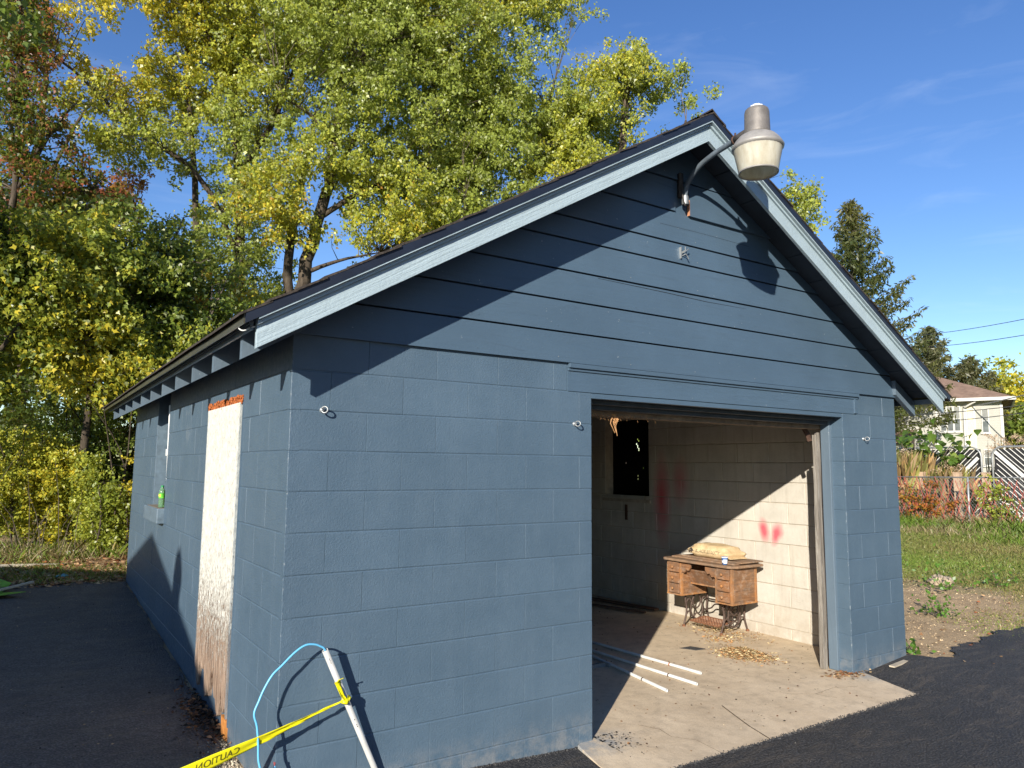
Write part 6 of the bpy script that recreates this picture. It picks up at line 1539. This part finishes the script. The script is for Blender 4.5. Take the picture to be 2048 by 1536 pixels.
# ---- pale house far right
def m_clap():
    a = NT('cream_clapboard'); v = a.pos(); z = a.sep(v)[2]
    saw = a.math('FRACT', a.math('DIVIDE', z, 0.13))
    c = a.mix(a.ramp(a.noise(v, 0.8, 4), [(0.3, 0), (0.7, 1)]), (0.43, 0.42, 0.375), (0.49, 0.48, 0.43))
    return a.fin(c, 0.7, a.bump(saw, 0.9, 0.05), 0.3)
m_clap(); plain('house_trim', (0.56, 0.55, 0.51), 0.6, 0.05, 4); plain('house_panel', (0.66, 0.58, 0.40), 0.7, 0.1, 5); plain('house_roof', (0.23, 0.155, 0.115), 0.9, 0.25, 3, 0.2); plain('window_dark', (0.11, 0.12, 0.12), 0.15, 0.3, 3, 0.6); plain('shade_cloth', (0.20, 0.205, 0.19), 0.7, 0.2, 9)
HO = Vector((41.0, 14.0, 0.3)); house = empty('pale_house', 'cream clapboard two storey house with brown hip roof far right', 'house', HO); house.rotation_euler.z = R(24)
def hb(name, x0, x1, y0, y1, z0, z1, mat, parent=None):
    mb = MB(); mb.box(x0, x1, y0, y1, z0, z1); return mb.build(name, MAT[mat], parent or house)
hb('wall', 0, 8, 0, 11, -0.5, 5.1, 'cream_clapboard')
mb = MB(); e = 0.55; zz0 = 5.14; rz = 7.1
A = [(-e, -e, zz0), (8+e, -e, zz0), (8+e, 11+e, zz0), (-e, 11+e, zz0), (4, 3.6, rz), (4, 7.4, rz)]
mb.add(A, [(0, 1, 4), (1, 2, 5, 4), (2, 3, 5), (3, 0, 4, 5), (3, 2, 1, 0)]); hr = mb.build('roof', MAT['house_roof'], house)
for (x0, x1, y0, y1) in ((-e-0.06, -e+0.02, -e-0.06, 11+e), (-e+0.021, 8+e, -e-0.06, -e+0.02)): hb('gutter', x0, x1, y0, y1, 5.0, 5.16, 'house_trim', hr)
hb('corner_board', -0.03, 0.10, -0.03, 0.10, -0.3, 4.82, 'house_trim'); hb('trim_board', -0.035, 0.0, 1.20, 1.28, -0.3, 4.98, 'house_trim'); hb('yellow_panel', -0.03, 0.0, 1.285, 1.55, -0.3, 4.98, 'house_panel'); hb('trim_board', -0.035, 0.0, 1.555, 1.63, -0.3, 4.98, 'house_trim'); hb('trim_board', -0.034, 0.0, 2.92, 3.0, -0.3, 4.98, 'house_trim')
def hwin(y0, y1, z0, z1):
    f = hb('window', -0.05, 0.0, y0, y1, z0, z1, 'house_trim'); hb('pane', -0.056, -0.0505, y0+0.035, y1-0.035, z0+0.04, (z0+z1)/2-0.015, 'window_dark', f); hb('pane', -0.056, -0.0505, y0+0.035, y1-0.035, (z0+z1)/2+0.015, z1-0.04, 'shade_cloth', f); hb('sill', -0.10, 0.0, y0-0.06, y1+0.06, z0-0.07, z0-0.005, 'house_trim', f)
hwin(1.86, 2.17, 3.45, 4.80); hwin(2.18, 2.49, 3.45, 4.80); hwin(2.50, 2.81, 3.45, 4.80)
hwin(0.60, 0.92, 3.35, 4.60); hwin(0.55, 0.92, 1.65, 2.5); hwin(1.9, 2.3, 1.2, 2.4)
mb = MB(); mb.tube(smoothpath([(-0.45, 1.15, 4.98), (-0.22, 1.6, 4.72), (-0.06, 1.68, 4.60), (-0.06, 1.70, 3.0), (-0.06, 1.70, 0)]), 0.05, 7); mb.build('downpipe', MAT['house_trim'], house, True)
mb = MB(); mb.box(-3.2, 0, 4.2, 9.0, -0.4, 2.7); mb.build('porch', MAT['cream_clapboard'], house)
mb = MB(); mb.prism([(-3.6, 3.9, 2.75), (0.0, 3.9, 3.5), (0.0, 3.9, 3.58), (-3.6, 3.9, 2.85)], (0, 5.4, 0)); mb.build('porch_roof', MAT['house_roof'], house)
mb = MB(); mb.box(1.9, 2.2, 5.4, 5.6, 6.5, 7.35); mb.build('roof_vent', MAT['house_trim'], hr)
# overhead wires
plain('wire_black', (0.05, 0.05, 0.055), 0.6)
def wire(a, b, r, sag, lab, mat='wire_black'):
    a, b = Vector(a), Vector(b); pts = [a.lerp(b, t)-Vector((0, 0, sag*4*t*(1-t))) for t in np.linspace(0, 1, 14)]
    mb = MB(); mb.tube([p-a for p in pts], r, 5); o = tag(mb.build('overhead_wire', MAT[mat]), lab, 'wire', 'overhead wires'); o.location = a
wire((40.6, 15.4, 5.05), (33.0, 6.0, 5.7), 0.028, 0.12, 'pale service wire running from the house gutter to the right', 'fence_steel')
wire((60, 32, 13.2), (36.0, 8.0, 8.7), 0.018, 0.4, 'upper thin wire crossing the sky over the far trees')
wire((60, 31, 12.2), (36.0, 8.0, 7.95), 0.018, 0.4, 'lower thin wire crossing the sky over the far trees')
wire((36.0, 17.5, 4.45), (34.5, 7.5, 4.75), 0.018, 0.15, 'thin dark wire passing across the house windows')
wire((36.0, 17.5, 4.0), (34.5, 7.5, 4.45), 0.018, 0.15, 'thin dark wire passing below the house windows')
# ---- conifers
def conifer(name, label, x, y, h, rmax, stops, seed, n, hang=0.35, zb=0.08, size=0.3, pw=0.95):
    b = gzz(x, y); t = empty(name, label, 'tree', (x, y, b), None); rr = random.Random(seed)
    mb = MB(); mb.tube([(0, 0, -0.2), (0, 0, h*0.5), (0, 0, h*0.99)], [0.26, 0.15, 0.015], 7); mb.build('trunk', MAT['bark'], t, True)
    P = []; mb = MB()
    for k in range(n):
        f = (k+0.5)/n; f = f**0.9; z = h*(zb+(1-zb)*f); L = (rmax*(1-f)**pw+0.12)*rr.uniform(0.70, 1.15); a = k*2.39996+rr.uniform(-.3, .3); ca, sa = math.cos(a), math.sin(a)
        rt = Vector((0, 0, z)); md = Vector((ca*L*0.55, sa*L*0.55, z-L*0.16)); tip = Vector((ca*L, sa*L, z+L*(0.02+0.30*f)))
        mb.tube([rt, md, tip], [0.035, 0.02, 0.006], 4, False)
        m = int(22+L*52)
        for _ in range(m):
            q = rr.random()**0.75; p = rt*(1-q)**2+md*2*q*(1-q)+tip*q*q
            w = 0.05+0.34*L*0.30*(1-q)**0.8
            o = rr.gauss(0, w); P.append((p.x-sa*o+rr.gauss(0, .05), p.y+ca*o+rr.gauss(0, .05), p.z-abs(rr.gauss(0, hang*0.35))-abs(o)*0.15))
    mb.build('branches', MAT['twig_bark'], t)
    P = np.array(P); C = palette(P+np.array([x, y, 0]), stops, seed, 0.5, 0.2)
    link('crown', leaf_mesh('crown', P, rng.uniform(0.6, 1.2, len(P))*size, C, droop=0.8, aspect=0.30), t); return t
SPR = [(0.055, 0.080, 0.028), (0.085, 0.105, 0.034), (0.13, 0.130, 0.045)]
conifer('spruce_tree', 'tall tawny green spruce rising behind the right roof slope', 34.9, 18.1, 15.6, 4.9, SPR, 3, 140, 0.5, 0.22, 0.30, 0.80)
conifer('spruce_tree', 'distant hazy brown green conifer left of the pale house', 52.6, 23.3, 11.6, 4.8, [(0.10, 0.125, 0.06), (0.15, 0.15, 0.075)], 8, 100, 0.5, 0.15, 0.38, 0.75)
conifer('spruce_tree', 'lower broad conifer beside the hazy one left of the house', 53.9, 21.3, 9.2, 4.2, [(0.10, 0.125, 0.06), (0.16, 0.15, 0.075)], 12, 90, 0.5, 0.15, 0.38, 0.75)
FT = 'far trees beyond the house'
def far_tree(label, x, y, h, r, stops, seed, n=150, size=0.32):
    b = gzz(x, y); tree('far_tree', label, (x, y, b), [([(x, y, b-0.2), (x, y, b+h*0.5), (x+0.3, y, b+h*0.85)], 0.25, 0.06)], [((x, y, b+h*0.62), (r, r, h*0.36)), ((x-r*0.4, y+r*0.4, b+h*0.5), (r*0.8, r*0.8, h*0.3)), ((x+r*0.3, y-r*0.5, b+h*0.7), (r*0.6, r*0.6, h*0.25))], n, 34, 0.6, size, stops, seed, -0.45, 0.25, FT, 4, 0.05, 0.3, 0.4, 0.04)
far_tree('golden leaved tree directly behind the house roof', 58.3, 22.6, 9.8, 2.6, [LGR, YGR, YEL, YEL], 1.0)
far_tree('yellow green tree behind the right end of the house roof', 60.0, 19.6, 9.9, 2.6, [LGR, YGR, YGR, YEL], 2.0)
far_tree('olive green tree behind the left end of the house roof', 60.5, 26.0, 8.6, 3.4, [GRN, LGR, YGR], 3.0)
far_tree('dark green tree standing right of the house wall', 49.5, 15.0, 6.4, 1.9, [DGR, GRN, GRN, LGR], 4.0, 170, 0.26)
far_tree('green tree at the right edge of the view past the house', 52.5, 12.6, 8.0, 2.3, [GRN, LGR, YGR], 5.0, 150, 0.28)
far_tree('olive tree beyond the right edge of the house', 64.0, 16.0, 9.0, 3.2, [GRN, YGR, ORG], 6.0)
P = cluster_crown([((90, 20+10*i, 4), (5, 8, 5)) for i in range(-3, 9)]+[((50+10*i, 55, 5), (8, 5, 6)) for i in range(-5, 5)]+[((-20-8*i, 40, 5), (8, 6, 6)) for i in range(0, 6)], 900, 2.2, -0.7)
P = sprays(P, 16, 1.4, 1.0); C = palette(P, [DGR, GRN, LGR, YGR], 2.0, 0.2)
tag(link('far_hedge', leaf_mesh('far_hedge', P, rng.uniform(0.5, 1.0, len(P)), C)), 'distant line of trees along the horizon', 'trees', kind='stuff')
